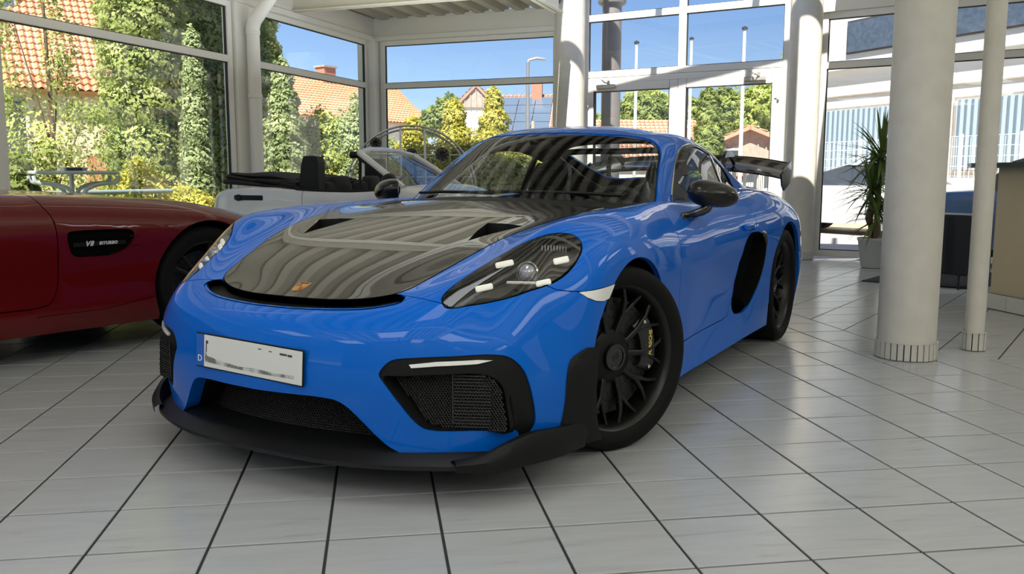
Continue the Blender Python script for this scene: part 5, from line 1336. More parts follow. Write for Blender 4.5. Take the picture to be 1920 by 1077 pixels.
# ================================================================ small white open car by the left glazing
def white_car():
    m_wht = mat('white_paint', (.62, .635, .66, 1), .35, coat=1.0, coat_rough=.03)
    a = at(378, 352, 8.62); b = at(940, 372, 7.25); hv = (b-a); hv.z = 0; hd = math.atan2(hv.y, hv.x)
    # frame: x forward, y left; we see the right flank (y<0). x=0 at the rear end
    org = Vector((a.x, a.y, 0))+Vector((-math.sin(hd), math.cos(hd), 0))*.76
    t = thing('open_car', 'small white open-top car with folded black roof behind the blue coupe', 'car', tuple(org), hd)
    def row(x, w, z1, zc, b=.28, wt=None):
        wt = wt or w*.93
        return [(x, w*.95, b), (x, w, .42), (x, w, .60), (x, w*.99, z1-.10), (x, wt, z1), (x, wt*.6, zc), (x, 0, zc+.005)]
    R = [[(.02, .62, .36), (-.005, .62, .46), (-.005, .62, .60), (.02, .61, .72), (.07, .58, .80), (.10, .35, .82), (.10, 0, .82)],
         row(.10, .70, .835, .85), row(.28, .75, .885, .87), row(.55, .765, .90, .87), row(.80, .765, .895, .86), row(1.0, .765, .88, .80), row(1.3, .765, .87, .78), row(1.65, .765, .875, .80), row(1.90, .765, .90, .88), row(2.15, .755, .885, .93), row(2.38, .73, .82, .87),
         [(2.55, .58, .34), (2.60, .58, .42), (2.61, .58, .58), (2.57, .57, .70), (2.50, .54, .76), (2.50, .35, .78), (2.50, 0, .78)]]
    Bw = half_shell(R, 2); sd2 = lambda c, n: c.y > .4
    for cx in (.42, 2.23):
        P = circ((cx, .30), .335, 40); Bw.cut(P, XZ, lambda c, n: c.y > .5); Bw.mark(P, XZ, -1, lambda c, n: c.y > .5); Bw.mark([(cx-.335, 0), (cx+.335, 0), (cx+.333, .30), (cx-.333, .30)], XZ, -1, lambda c, n: c.y > .5)
    Bw.region([(1.06, 1.0), (1.05, .60), (1.12, .36), (1.78, .36), (1.86, .60), (1.84, 1.0)], XZ, 2, .006, pred=sd2)
    Bw.region([(.98, -.02), (.98, .60), (1.82, .60), (1.82, -.02)], XY, -2, 0, pred=lambda c, n: n.z > .4)
    Bw.line([(.24, .99), (.17, .86), (.10, .70), (.07, .5)], XZ, .005, pred=sd2)
    shell_take(Bw, [0], m_wht, 'body_shell', t)
    for h in (1, -1): shell_take(Bw, [2], m_wht, 'door', t, half=h)
    V, F, N = Bw.take([0, 2, -1], -.02, 0, False); F = [f for f in F if not any((np.mean(V[list(f)], 0)[0]-cx)**2+(np.mean(V[list(f)], 0)[2]-.3)**2 < .34**2 for cx in (.42, 2.23))]
    V, F, N = mirror_vfn(V, F, N); meshobj('inner_skin', V, F, m_dark, t, True, N)
    MB().box((1.3, 0, .25), (2.2, 1.25, .06)).build('underbody', m_dark, t)
    mf = mat('roof_fabric_black', (.012, .012, .013, 1), .85, bump=(30, .5, .02))
    # folded roof pile
    rnd = random.Random(5); mb = MB()
    for k, (x0, x1, z0, z1, dz) in enumerate([(.18, .98, .895, .93, .0), (.20, .96, .935, .972, .0), (.22, .90, .975, 1.005, .0)]):
        rows = []
        for i in range(13):
            u = i/12; x = x0+(x1-x0)*u; zt = z1+.035*(1-u)+.010*math.sin(7*u+k*2)-.02*u; zb = z0+.03*(1-u)-.02*u; w = .66-.03*k
            rows.append([(x, w, zb), (x, w+.03, (zt+zb)/2+.006*math.sin(9*u+k)), (x, w-.01, zt), (x, w*.5, zt+.012*math.sin(5*u+k)), (x, 0, zt+.01), (x, -w*.5, zt+.012*math.cos(5*u+k)), (x, -w+.01, zt), (x, -w-.03, (zt+zb)/2+.006*math.sin(8*u+k)), (x, -w, zb)])
        mb.grid(rows); mb.F += [tuple(len(mb.V)-9*13+i for i in range(9))[::-1], tuple(len(mb.V)-9+i for i in range(9))]; mb.M += [0, 0]
    mb.build('folded_roof', mf, t, True, 50)['label'] = 'folded black fabric roof'
    for h in (1, -1):
        mb = MB(); mb.tube([(.55, h*.70, .965), (.80, h*.715, .935), (.97, h*.715, .90), (1.02, h*.71, .865)], .016, 8); mb.box((.90, h*.705, .90), (.16, .03, .09), bev=.01); mb.build('roof_hinge', m_blk, t, True)
        # latch strip on the rear quarter
        p = Bw.bvh.ray_cast(Vector((.50, 3, .800)), Vector((0, -1, 0)))[0]
        mb = MB(); mb.box((.50, h*(p.y+.004), .802), (.30, .02, .045), bev=.009); mb.build('latch_cover', m_blk, t, True)
        mb = MB(); mb.lathe([(.030, 0), (.030, .012), (.022, .014), (.0001, .014)], axis='y', n=20); mb.V = [(v[0]+.40, h*(v[1]+p.y+.008), v[2]+.802) for v in mb.V]; recalc(mb.build('fuel_cap', m_blk, t, True))
        # hoop pillar behind the seats
        mb = MB(); mb.prism([(.98, .84), (1.02, 1.10), (1.045, 1.175), (1.10, 1.18), (1.175, 1.175), (1.19, 1.12), (1.19, .98), (1.20, .84)], h*.58, h*.70, axis='y'); recalc(mb.build('roll_bar', m_blk, t, False))
        # belt line strip
        mb = MB(); mb.tube([(x, h*.735, z) for x, z in ((.98, .885), (1.2, .872), (1.5, .866), (1.86, .872))], .013, 6); mb.build('belt_strip', m_blk, t, True)
        # windscreen pillar
        mb = MB(); mb.tube([(2.02, h*.70, .90), (1.72, h*.64, 1.10), (1.55, h*.60, 1.21)], .030, 8); mb.build('screen_pillar', m_wht, t, True)
        mb = MB(); mb.tube([(1.96, h*.685, .90), (1.68, h*.625, 1.085), (1.52, h*.59, 1.185)], .022, 8); mb.tube([(1.56, h*.62, .87), (1.56, h*.60, 1.17)], .015, 8); mb.build('pillar_seal', m_blk, t, True)
    mb = MB(); mb.tube([(1.545, -.60, 1.21), (1.50, -.3, 1.245), (1.49, 0, 1.25), (1.50, .3, 1.245), (1.545, .60, 1.21)], .024, 8); mb.build('screen_header', m_wht, t, True)
    mb = MB(); mb.cyl((1.47, -.62, 1.185), (1.53, -.60, 1.19), .03, 12); mb.build('header_latch', m_blk, t, True)
    mb = MB(); mb.grid([[(2.05, y*.70, .90+.0*y) for y in (-1, -.5, 0, .5, 1)], [(1.78+.03*(1-y*y), y*.655, 1.07) for y in (-1, -.5, 0, .5, 1)], [(1.52, y*.60, 1.225) for y in (-1, -.5, 0, .5, 1)]]); mb.build('windscreen', m_tint, t, True)
    mb = MB(); mb.box((1.38, 0, .60), (.08, 1.2, .05)); mb.box((1.80, 0, .78), (.26, 1.2, .16), bev=.04); mb.build('dashboard', m_int, t, True)
    for y in (-.33, .33):
        o = MB().box((1.16, y, .73), (.15, .46, .44), M=None, bev=.05).build('seat', m_int, t, True); MB().box((1.20, y, .92), (.11, .26, .17), bev=.04).build('headrest', m_int, o, True); MB().box((1.42, y, .50), (.45, .46, .14), bev=.05).build('seat_cushion', m_int, o, True)
    P = [(1.53+.17*math.sin(q)*.4, .33+.17*math.cos(q), .86+.17*math.sin(q)*.9) for q in [2*PI*j/28 for j in range(28)]]; MB().tube(P, .014, 8, closed=True).build('steering_wheel', m_int, t, True)
    for x in (.42, 2.23):
        for h in (1, -1):
            w = bpy.data.objects.new('wheel', None); link(w, t); M = Matrix.Translation((x, h*.68, .29)) @ Matrix.Diagonal((1, h, 1, 1))
            mb = MB(); mb.lathe([(.20, -.07), (.22, -.085), (.27, -.085), (.29, -.06), (.29, .06), (.27, .085), (.22, .085), (.20, .07)], axis='y', n=48, M=M); recalc(mb.build('tyre', m_rub, w, True, 40))
            mb = MB(); mb.lathe([(.20, .07), (.18, .04), (.18, -.06), (.0001, -.06)], axis='y', n=40, M=M)
            for k in range(6): q = PI*k/3; mb.tube([(.0, .05, .0), (.19*math.cos(q), .06, .19*math.sin(q))], .018, 6, M=M)
            recalc(mb.build('rim', m_lamp, w, True, 40))
    for h in (-1, 1):
        mb = MB(); c = Vector((1.95, h*.83, .97)); rows = []
        for i in range(13):
            tt = -1+2*i/12; e = math.sqrt(max(0, 1-tt*tt)); rows.append([tuple(c+Vector((.055*e*math.cos(q), tt*.09, .055*e*math.sin(q)))) for q in [2*PI*j/16 for j in range(16)]])
        mb.grid(rows, closed=True); mb.tube([(1.95, h*.74, .88), (1.95, h*.79, .94)], .015, 8); mb.build('mirror', m_blk, t, True, 60)
white_car()
# ================================================================ round cage behind the cars
def hoop():
    c = at(772, 358, 9.7); v = Vector((c.x-CAMP[0], c.y-CAMP[1], 0)).normalized(); rz = math.atan2(v.y, v.x)-PI/2
    t = thing('hoop_frame', 'round silver tube frame with cross bars standing behind the white car', 'frame', (c.x, c.y, 0), rz)
    mh = mat('tube_silver', (.55, .55, .54, 1), .3, metal=.8); R = .71; zc = c.z
    def on(a, r=R, y=0): return (r*math.cos(a), y, zc+r*math.sin(a))
    for y, r in ((0, R), (.05, R-.035)):
        mb = MB(); P = []
        for k in range(72):
            a = 2*PI*k/72; P.append(on(a, r, y))
        mb.tube(P, .011, 8, closed=True); mb.build('ring', mh, t, True)
    for x in (-.115, .150): zz = math.sqrt(R*R-x*x); MB().cyl((x, .02, zc-zz), (x, .02, zc+zz), .012, 8).build('upright', mh, t, True)
    for dz in (.395, .15, -.25): xx = math.sqrt(R*R-dz*dz); MB().cyl((-xx-.03, .03, zc+dz), (xx+.03, .03, zc+dz), .008, 8).build('cross_bar', mh, t, True)
    md = mat('ornament_dark', (.03, .03, .03, 1), .5)
    for x, z, r in ((-.385, .52, .055), (.005, .405, .055), (.34, .40, .070)):
        mb = MB()
        for k in range(8):
            a = 2*PI*k/8; mb.lathe([(.0001, -.012), (r*.34, 0), (.0001, .012)], c=(x+r*.62*math.cos(a), 0, zc+z+r*.62*math.sin(a)), axis='y', n=10)
        mb.lathe([(r*.35, -.02), (r*.38, 0), (r*.35, .02), (.0001, .02)], c=(x, 0, zc+z), axis='y', n=12); mb.tube([(x+r*math.cos(q), 0, zc+z+r*math.sin(q)) for q in [2*PI*j/20 for j in range(20)]], .006, 6, closed=True); mb.build('rosette', md, t, True)
    mb = MB(); mb.prism([(-.455, .15), (-.445, .25), (-.405, .25), (-.365, .25), (-.355, .15), (-.38, .13), (-.43, .13)], -.02, .03, axis='y'); mb.V = [(a, b, z_+zc) for a, b, z_ in mb.V]; mb.build('junction_box', md, t)
    for x in (-.45, .45): MB().tube([(x, .0, zc-.47), (x*1.1, -.25, .012), ], .014, 8).build('leg', mh, t, True); MB().tube([(x, .0, zc-.47), (x*1.1, .25, .012)], .014, 8).build('leg', mh, t, True)
hoop()
# ================================================================ outside
m_asph = mat('asphalt_pale', srgb(196, 190, 180), .9, noise=(1.5, .3, srgb(178, 172, 162)))
g = MB().box((0, 40, -.20), (240, 260, .2)).build('ground', m_asph); struct(g)
m_grass = mat('grass', srgb(120, 135, 70), .95, noise=(3, .25, srgb(90, 110, 48)))
lw = MB().box((-14, 22, -.085), (23, 30, .03)).build('lawn', m_grass); lw['kind'] = 'structure'
def leafmat(name, c1, c2, c3, scale=1.1):
    if name in MATS: return MATS[name]
    m = mat(name, c1, .6, noise=(scale, .22, c2, 3)); n = m.node_tree.nodes; l = m.node_tree.links; b = n['Principled BSDF']
    r = [x for x in n if x.type == 'VALTORGB'][0]; e = r.color_ramp.elements.new(.5); e.color = c3
    b.inputs['Specular IOR Level'].default_value = .25; b.inputs['Roughness'].default_value = .55
    tb = n.new('ShaderNodeBsdfTranslucent'); mx = n.new('ShaderNodeMixShader'); mx.inputs[0].default_value = .45; o = [x for x in n if x.type == 'OUTPUT_MATERIAL'][0]
    l.new(r.outputs[0], tb.inputs[0]); l.new(b.outputs[0], mx.inputs[1]); l.new(tb.outputs[0], mx.inputs[2]); l.new(mx.outputs[0], o.inputs[0])
    return m
L_th = leafmat('thuja_leaf', srgb(124, 140, 72), srgb(222, 226, 160), srgb(178, 190, 116), 2.4)
L_gr = leafmat('grey_green_leaf', srgb(122, 142, 96), srgb(220, 228, 186), srgb(176, 190, 140), 1.8)
L_ye = leafmat('yellow_leaf', srgb(140, 146, 60), srgb(236, 226, 136), srgb(204, 200, 98), 2.2)
L_br = leafmat('birch_leaf', srgb(124, 144, 70), srgb(226, 230, 156), srgb(182, 194, 108), 2.2)
L_dk = leafmat('dark_leaf', srgb(100, 118, 66), srgb(190, 200, 124), srgb(146, 160, 92), 2.2)
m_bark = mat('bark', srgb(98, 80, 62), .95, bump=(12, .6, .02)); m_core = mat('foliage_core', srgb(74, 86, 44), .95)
def foliage(blobs, n, size, m, seed, parent, name='foliage', core=True, up=.3, shell=.75):
    size *= .66; n = int(n*1.9)
    """blobs: (x,y,z,rx,ry,rz); leaves as small bent quads filling the outer shell of the blobs"""
    r = np.random.RandomState(seed); vol = np.array([b[3]*b[5] for b in blobs]); pick = r.choice(len(blobs), n, p=vol/vol.sum()); B_ = np.array(blobs)[pick]
    d = r.normal(size=(n, 3)); d /= np.linalg.norm(d, axis=1)[:, None]; rad = shell+(1.04-shell)*r.rand(n)**.6
    lump = 1+.10*np.sin(d[:, 0]*7+d[:, 2]*9+pick)+.07*np.sin(d[:, 1]*13+d[:, 2]*17)
    c = B_[:, :3]+d*B_[:, 3:]*(rad*lump)[:, None]
    ok = c[:, 2] > .02; c = c[ok]; d = d[ok]; n = len(c)
    nn = d+r.normal(size=(n, 3))*.55+np.array([0, 0, up]); nn /= np.linalg.norm(nn, axis=1)[:, None]
    a = np.cross(nn, r.normal(size=(n, 3))); a /= np.linalg.norm(a, axis=1)[:, None]; b = np.cross(nn, a); s = size*(.6+.8*r.rand(n))[:, None]
    V = np.stack([c-a*s, c-b*s*.55+nn*s*.15, c+a*s, c+b*s*.55+nn*s*.15], 1).reshape(-1, 3); F = np.arange(n*4).reshape(-1, 4)
    me = bpy.data.meshes.new(name); me.from_pydata(V.tolist(), [], F.tolist()); me.materials.append(m); me.polygons.foreach_set('use_smooth', [True]*len(me.polygons)); me.update(); dn_ = d*.8+nn*.5; dn_ /= np.linalg.norm(dn_, axis=1)[:, None]; me.normals_split_custom_set_from_vertices(np.repeat(dn_, 4, 0).tolist()); o = bpy.data.objects.new(name, me); link(o, parent)
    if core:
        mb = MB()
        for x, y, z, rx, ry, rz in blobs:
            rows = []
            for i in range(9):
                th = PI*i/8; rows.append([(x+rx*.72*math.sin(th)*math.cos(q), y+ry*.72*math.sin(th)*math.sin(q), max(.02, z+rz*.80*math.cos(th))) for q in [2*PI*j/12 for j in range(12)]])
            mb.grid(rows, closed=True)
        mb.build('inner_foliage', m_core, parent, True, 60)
    return o
def tree(name, label, px, py, D, blobs, n, size, m, seed, trunk=.10, core=True, group=None, cat='tree', shell=.72, trunk_h=None):
    b = at(px, py, D); t = thing(name, label, cat, (b.x, b.y, -.10), 0, group)
    foliage(blobs, n, size, m, seed, t, core=core, shell=shell)
    zt = trunk_h or max(q[2] for q in blobs); mb = MB(); mb.tube([(0, 0, 0), (.02, .0, zt*.5), (0, .02, zt)], [trunk, trunk*.8, trunk*.35], 10)
    r = random.Random(seed)
    for q in blobs[:6]: mb.tube([(0, 0, max(.2, q[2]*.5)), (q[0]*.8, q[1]*.8, q[2])], [trunk*.4, trunk*.12], 6)
    mb.build('trunk', m_bark, t, True); return t
def cone(h, r, k=7, z0=.2, top=.25, taper=1.0):
    out = []
    for i in range(k):
        u = i/(k-1); rr = r*(1-(1-top)*u**taper); out.append((0, 0, z0+(h-z0)*u*.93, rr, rr, (h/k)*.95))
    return out
# left side: columnar conifers and bushes close to the glass
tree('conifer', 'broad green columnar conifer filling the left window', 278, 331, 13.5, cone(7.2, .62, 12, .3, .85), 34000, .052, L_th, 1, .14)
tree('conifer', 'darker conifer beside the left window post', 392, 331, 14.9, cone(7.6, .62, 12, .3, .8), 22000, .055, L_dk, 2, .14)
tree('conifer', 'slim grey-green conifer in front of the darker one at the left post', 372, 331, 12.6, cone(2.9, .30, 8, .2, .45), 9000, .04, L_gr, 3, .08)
tree('conifer', 'tall slender conifer in the second window', 500, 331, 15.5, cone(3.85, .58, 8, .2, .42), 22000, .05, L_th, 4, .12)
tree('conifer', 'grey-green conifer leaning on the slender one', 536, 331, 14.5, cone(2.75, .62, 7, .2, .25), 14000, .05, L_gr, 5, .1)
tree('birch_tree', 'light leafed birch with open branches at the far left', 100, 331, 11.0, [(0, 0, 1.35, .62, .6, .6), (-.45, 0, 1.9, .35, .4, .5), (.12, .1, 2.3, .20, .3, .7), (-.42, 0, 2.9, .14, .3, .8), (.45, 0, 1.75, .35, .3, .22), (0, 0, .75, .8, .6, .5), (.10, 0, 3.2, .12, .2, .6)], 4600, .036, L_br, 6, .035, core=False, shell=.05)
tree('shrub', 'dark needled shrub at the foot of the birch', 34, 331, 9.9, [(0, 0, .85, .16, .3, .42), (-.35, .1, .9, .3, .4, .5)], 3500, .05, L_dk, 7, .04, cat='shrub')
tree('shrub', 'yellow-green bush under the conifers', 262, 331, 12.3, [(0, 0, .5, .5, .5, .75), (.6, 0, .45, .5, .5, .5), (-.35, 0, .4, .3, .5, .5)], 9000, .045, L_ye, 8, .04, cat='shrub')
tree('shrub', 'round green bush under the orange roof', 612, 331, 17.5, [(0, 0, 1.35, 1.0, .9, .95), (.8, 0, 1.2, .8, .8, .85), (-.7, 0, 1.1, .7, .7, .9)], 16000, .055, L_br, 9, .06, cat='shrub')
tree('shrub', 'bright yellow bush behind the roll bar of the white car', 585, 331, 15.3, [(0, 0, .55, .75, .6, .72), (.8, 0, .35, .7, .5, .6), (1.4, .1, .5, .5, .5, .8)], 12000, .045, L_ye, 10, .05, cat='shrub')
tree('shrub', 'pale green tree beside the corner post', 672, 331, 17.0, [(0, 0, 1.2, .45, .5, 1.3)], 8000, .05, L_gr, 11, .05, cat='shrub')
tree('conifer', 'yellow golden conifer left of the round frame', 776, 331, 15.5, cone(1.95, .66, 6, .2, .3), 12000, .045, L_ye, 12, .06)
tree('conifer', 'golden conifer beside the grey gable', 852, 331, 15.2, cone(2.2, .66, 6, .2, .3), 12000, .045, L_ye, 13, .06)
tree('conifer', 'pointed golden conifer in front of the solar roof', 926, 331, 15.4, cone(2.48, .80, 7, .2, .2), 15000, .045, L_ye, 14, .06)
tree('shrub', 'wide yellow bush between the golden conifers', 885, 331, 14.6, [(0, 0, 1.05, .8, .6, .75), (.8, 0, .9, .7, .5, .7), (-.8, 0, .9, .7, .5, .75), (-1.4, 0, .7, .5, .5, .6)], 15000, .045, L_ye, 15, .05, cat='shrub')
tree('shrub', 'small dark spiky shrub right of the round frame', 838, 331, 14.9, [(0, 0, 1.22, .20, .2, .24)], 1500, .05, L_dk, 16, .02, cat='shrub')
tree('shrub', 'green hedge seen through the windscreen', 905, 331, 14.6, [(0, 0, .55, .9, .6, .62), (1.0, 0, .5, .8, .6, .55)], 9000, .045, L_br, 17, .04, cat='shrub')
# behind the door
tree('pine_tree', 'dark green pine in the right door leaf', 1326, 331, 23, cone(3.15, .55, 8, .3, .45), 14000, .085, L_dk, 18, .12)
tree('pine_tree', 'round crowned tree behind the white parasol', 1424, 331, 41, [(0, 0, 4.1, 1.0, 1.2, 1.1), (.8, 0, 3.2, .7, .9, 1.2), (-.6, 0, 3.4, .6, .8, .9)], 9000, .12, L_br, 19, .12)
tree('broadleaf_tree', 'wide green tree line above the salmon roof', 1212, 331, 60, [(0, 0, 5.6, 1.9, 1.5, 1.3), (1.6, 0, 5.2, 1.3, 1.5, 1.1), (-1.6, 0, 4.9, 1.1, 1.4, 1.0)], 9000, .17, L_br, 20, .2)
tree('broadleaf_tree', 'distant dark tree between the door leaves', 1362, 331, 50, [(0, 0, 4.3, 2.0, 1.5, 1.6), (-2.6, 0, 4.0, 1.6, 1.4, 1.5), (-4.8, 0, 4.2, 1.6, 1.4, 1.3)], 8000, .17, L_dk, 21, .2)
tree('birch_tree', 'hanging birch twigs beside the door column', 1476, 331, 19, [(0, 0, 3.3, .22, .3, .55), (.15, 0, 2.85, .2, .3, .4), (.2, 0, 3.8, .25, .3, .4)], 1500, .05, L_br, 22, .03, core=False, shell=.1)
tree('broadleaf_tree', 'small far tree at the left edge of the door', 1112, 331, 62, [(0, 0, 4.2, 1.2, 1.2, 1.3)], 2500, .15, L_dk, 23, .15)
tree('broadleaf_tree', 'dark tree tops behind the tiled roof gap', 846, 331, 46, [(0, 0, 4.3, .9, .9, 1.0), (-.9, 0, 3.9, .7, .7, .8)], 3000, .13, L_dk, 24, .15)
# ---- houses
m_roofo = mat('roof_orange', srgb(206, 148, 112), .8, noise=(5, .25, srgb(188, 126, 92), 5)); m_roofb = mat('roof_salmon', srgb(214, 160, 132), .8, noise=(3, .3, srgb(188, 130, 104)))
m_roofr = mat('roof_brown', srgb(168, 140, 126), .8, noise=(3, .3, srgb(148, 118, 104))); m_hw = mat('house_white', srgb(226, 222, 214), .85); m_hc = mat('house_cream', srgb(222, 200, 166), .85)
m_hg = mat('timber_grey', srgb(178, 166, 154), .85, noise=(6, .3, srgb(150, 138, 128))); m_hd = mat('window_dark', srgb(60, 66, 74), .2, coat=.5); m_brn = mat('panel_brown', srgb(190, 126, 92), .8)
m_sol = mat('solar_blue', srgb(96, 112, 132), .25, coat=.6)
def tiled_roof(name, parent, P0, P1, P2, nu, nv, m, amp=.035, step=.04, th=.12):
    """roof slope: P0 eave left, P1 eave right, P2 ridge left; real pantile waves and courses"""
    P0, P1, P2 = Vector(P0), Vector(P1), Vector(P2); u = P1-P0; v = P2-P0; n = u.cross(v).normalized()
    if n.z < 0: n = -n
    ns = 4; rows = []
    for j in range(nv):
        for e, off in ((0, step), (1, 0)):
            rows.append([tuple(P0+u*(i/(nu*ns))+v*((j+e)/nv)+n*(off+amp*math.sin(2*PI*i/ns))) for i in range(nu*ns+1)])
    mb = MB(); mb.grid(rows); mb.add([tuple(P0-n*th), tuple(P1-n*th), tuple(P1+v-n*th), tuple(P0+v-n*th), tuple(P0), tuple(P1), tuple(P1+v), tuple(P0+v)], [(0, 1, 2, 3), (0, 4, 5, 1), (1, 5, 6, 2), (3, 2, 6, 7), (0, 3, 7, 4)])
    o = mb.build(name, m, parent, True, 30); return o
def frame_of(px, D, rz):
    b = at(px, 331, D); return Matrix.Translation((b.x, b.y, -.1)) @ Matrix.Rotation(rz, 4, 'Z')
def face_rz(px):   # local +x to the right as seen, +y away
    b = at(px, 331, 10); return math.atan2(b.y-CAMP[1], b.x-CAMP[0])-PI/2
def house(name, label, px, D, w, dep, hw, hr, m_w, m_r, nu, nv, yaw=0, over=.35, gable=False, cat='house'):
    """px: image column of its middle; ridge runs along local x unless gable"""
    t = thing(name, label, cat); t.matrix_world = frame_of(px, D, face_rz(px)+yaw)
    w2 = w/2
    if not gable:
        mb = MB(); mb.prism([(0, 0), (dep, 0), (dep, hw), (dep/2, hw+hr), (0, hw)], -w2, w2, axis='x'); o = mb.build('wall', m_w, t)
        sl = hr/(dep/2)
        tiled_roof('roof', t, (-w2-over, -over, hw-over*sl), (w2+over, -over, hw-over*sl), (-w2-over, dep/2, hw+hr+.02), nu, nv, m_r)
        tiled_roof('roof', t, (w2+over, dep+over, hw-over*sl), (-w2-over, dep+over, hw-over*sl), (w2+over, dep/2, hw+hr+.02), max(4, nu//2), max(4, nv//2), m_r)
    else:
        mb = MB(); mb.prism([(-w2, 0), (w2, 0), (w2, hw), (0, hw+hr), (-w2, hw)], 0, dep, axis='y'); mb.build('wall', m_w, t); sl = hr/w2
        tiled_roof('roof', t, (w2+over, -over, hw-over*sl), (w2+over, dep+over, hw-over*sl), (0, -over, hw+hr+.02), nu, nv, m_r)
        tiled_roof('roof', t, (-w2-over, dep+over, hw-over*sl), (-w2-over, -over, hw-over*sl), (0, dep+over, hw+hr+.02), nu, nv, m_r)
    return t
def hwin(t, x, z, w, h, y=-.03, n=1, m=None, frame=True):
    f = MB().box((x, y, z), (w+.14, .06, h+.14)).build('window', m_hw, t)
    k = w/n
    for i in range(n): MB().box((x-w/2+k*(i+.5), y-.035, z), (k-.05, .02, h)).build('pane', m or m_hd, f)
    return f
# house A behind the birch
hA = house('house', 'large house with orange tiled roof behind the birch at the left', 20, 24, 8.6, 9, 3.55, 5.2, m_hc, m_roofo, 54, 34, yaw=.10)
m_sh = mat('shutter_grey', srgb(170, 170, 168), .7)
hwin(hA, 2.75, 2.35, 1.0, 1.4, m=m_sh); hwin(hA, -.2, 2.2, 1.2, 1.3)
for k in range(10): MB().box((2.75, -.075, 1.72+k*.14), (.95, .02, .11)).build('shutter_slat', m_sh, hA)
MB().box((3.0, -.75, 1.0), (2.9, .08, 1.15)).build('balcony_panel', m_brn, hA); MB().box((3.0, -.4, .36), (3.0, .8, .14)).build('balcony_floor', m_hc, hA)
rw_ = MB().box((.15, 1.75, 5.6), (.75, .5, 1.0)).build('roof_window', m_hw, hA); MB().box((.15, 1.48, 5.6), (.6, .04, .85)).build('pane', m_sol, rw_)
# house B: orange roof with chimney
hB = house('house', 'long house with bright orange roof and brick chimney in the middle windows', 676, 48.5, 11.4, 5.2, 4.35, 2.1, m_hw, m_roofo, 44, 16, yaw=.80, over=.25)
MB().box((.1, 2.6, 6.55), (.85, .7, 1.1)).build('chimney', mat('brick_red', srgb(168, 120, 100), .85), hB); MB().box((.1, 2.6, 7.13), (1.0, .85, .10)).build('chimney_cap', m_hg, hB)
f = MB().box((-5.76, 2.9, 4.2), (.1, 1.0, 1.2)).build('window', m_hw, hB); MB().box((-5.83, 2.9, 4.2), (.04, .8, 1.0)).build('pane', m_hd, f)
# house C: timber gable, solar panels
hG = house('house', 'grey timber gabled house end beside the orange roof', 893, 40, 2.0, 3, 4.25, 1.0, m_hw, m_roofr, 8, 8, gable=True, over=.2)
MB().prism([(-.95, 4.2), (.95, 4.2), (0, 5.15)], -.10, -.02, axis='y').build('gable_wall', m_hg, hG)
for k in range(7): MB().box((-.75+k*.25, -.12, 4.2+(.95-abs(-.75+k*.25))*.42), (.05, .04, (.95-abs(-.75+k*.25))*.84)).build('board', m_hg, hG)
hC = house('house', 'brown roofed house with dark solar panels and a brick chimney', 990, 45, 5.0, 8, 3.3, 2.3, m_hw, m_roofr, 26, 18, yaw=-.10)
sl = 2.3/4.0; ang = math.atan(sl)
for i in range(4):
    for j in range(4):
        M = Matrix.Translation((-2.2+i*.92, .35+j*1.0*math.cos(ang), 3.3+.12+(.35+j*1.0*math.cos(ang))*sl+.04)) @ Matrix.Rotation(ang, 4, 'X'); MB().box((0, 0, 0), (.88, .95, .05), M=M).build('solar_panel', m_sol, hC)
MB().box((.15, 3.4, 5.5), (.55, .5, 1.3)).build('chimney', mat('brick_red', srgb(168, 120, 100), .85), hC)
# house D and E behind the door
hD = house('house', 'low house with salmon tiled roof behind the left door leaf', 1212, 38, 4.6, 5, 1.9, 1.75, m_hw, m_roofb, 26, 14, yaw=.18)
dm = MB(); dm.prism([(.2, 2.3), (2.0, 2.3), (2.0, 2.75), (.2, 2.75)], .8, 2.2, axis='y'); dm.build('dormer', m_hw, hD); hwin(hD, 1.1, 2.5, 1.0, .3, y=.76); MB().box((1.1, 1.5, 2.85), (2.2, 1.9, .08), M=None).build('dormer_roof', m_roofb, hD)
for x in (2.0, 2.25): MB().box((x, 2.7, 3.25), (.12, .1, .22)).build('roof_vent', m_hd, hD)
hE = house('house', 'white shed with grey timber front and brown roof behind the right door leaf', 1404, 31, 3.6, 4, 2.05, .75, m_hg, m_roofb, 14, 8, gable=True)
for k in range(11): MB().box((-1.35+k*.27, -.03, 1.55), (.05, .05, 1.3)).build('board', m_hg, hE)
MB().box((0, -.5, .55), (3.2, .9, 1.1)).build('lean_to', m_brn, hE); MB().box((0, -.55, 1.16), (3.4, 1.1, .08)).build('lean_to_roof', m_roofb, hE)
hwin(hE, -.7, 1.75, .7, .5)
hF = house('house', 'white house part with brown roof at the left edge of the door', 1108, 30, 1.8, 3, 1.9, .95, m_hw, m_roofr, 10, 8, gable=True); hwin(hF, .2, 1.5, .6, .6)
# ---- poles, flue, lamp
def pole(name, label, cat, px, D, h, r, m, top=None):
    b = at(px, 331, D); t = thing(name, label, cat, (b.x, b.y, -.1)); MB().tube([(0, 0, 0), (0, 0, h*.5), (0, 0, h)], [r, r*.9, r*.7], 12).build('pole', m, t, True)
    if top: top(t, h)
    return t
m_pole = mat('pole_white', srgb(226, 226, 222), .4); m_galv = mat('galvanised', srgb(150, 152, 154), .45, metal=.6)
cap = lambda t, h: MB().lathe([(.05, h), (.055, h+.03), (.0001, h+.06)], n=12).build('cap', m_hd, t, True)
pole('flag_pole', 'white flag pole in the left door leaf', 'pole', 1189, 17, 3.60, .036, m_pole, cap)
pole('flag_pole', 'tallest white flag pole, in the right door leaf', 'pole', 1387, 15.5, 3.56, .037, m_pole, cap)
pole('flag_pole', 'white flag pole half hidden by the door mullion', 'pole', 1290, 19, 3.95, .038, m_pole, cap)
def lampt(t, h): MB().tube([(0, 0, h), (.02, 0, h+.05), (.20, 0, h+.10), (.42, 0, h+.08)], [.03, .03, .04, .03], 8).build('lamp_head', m_galv, t, True)
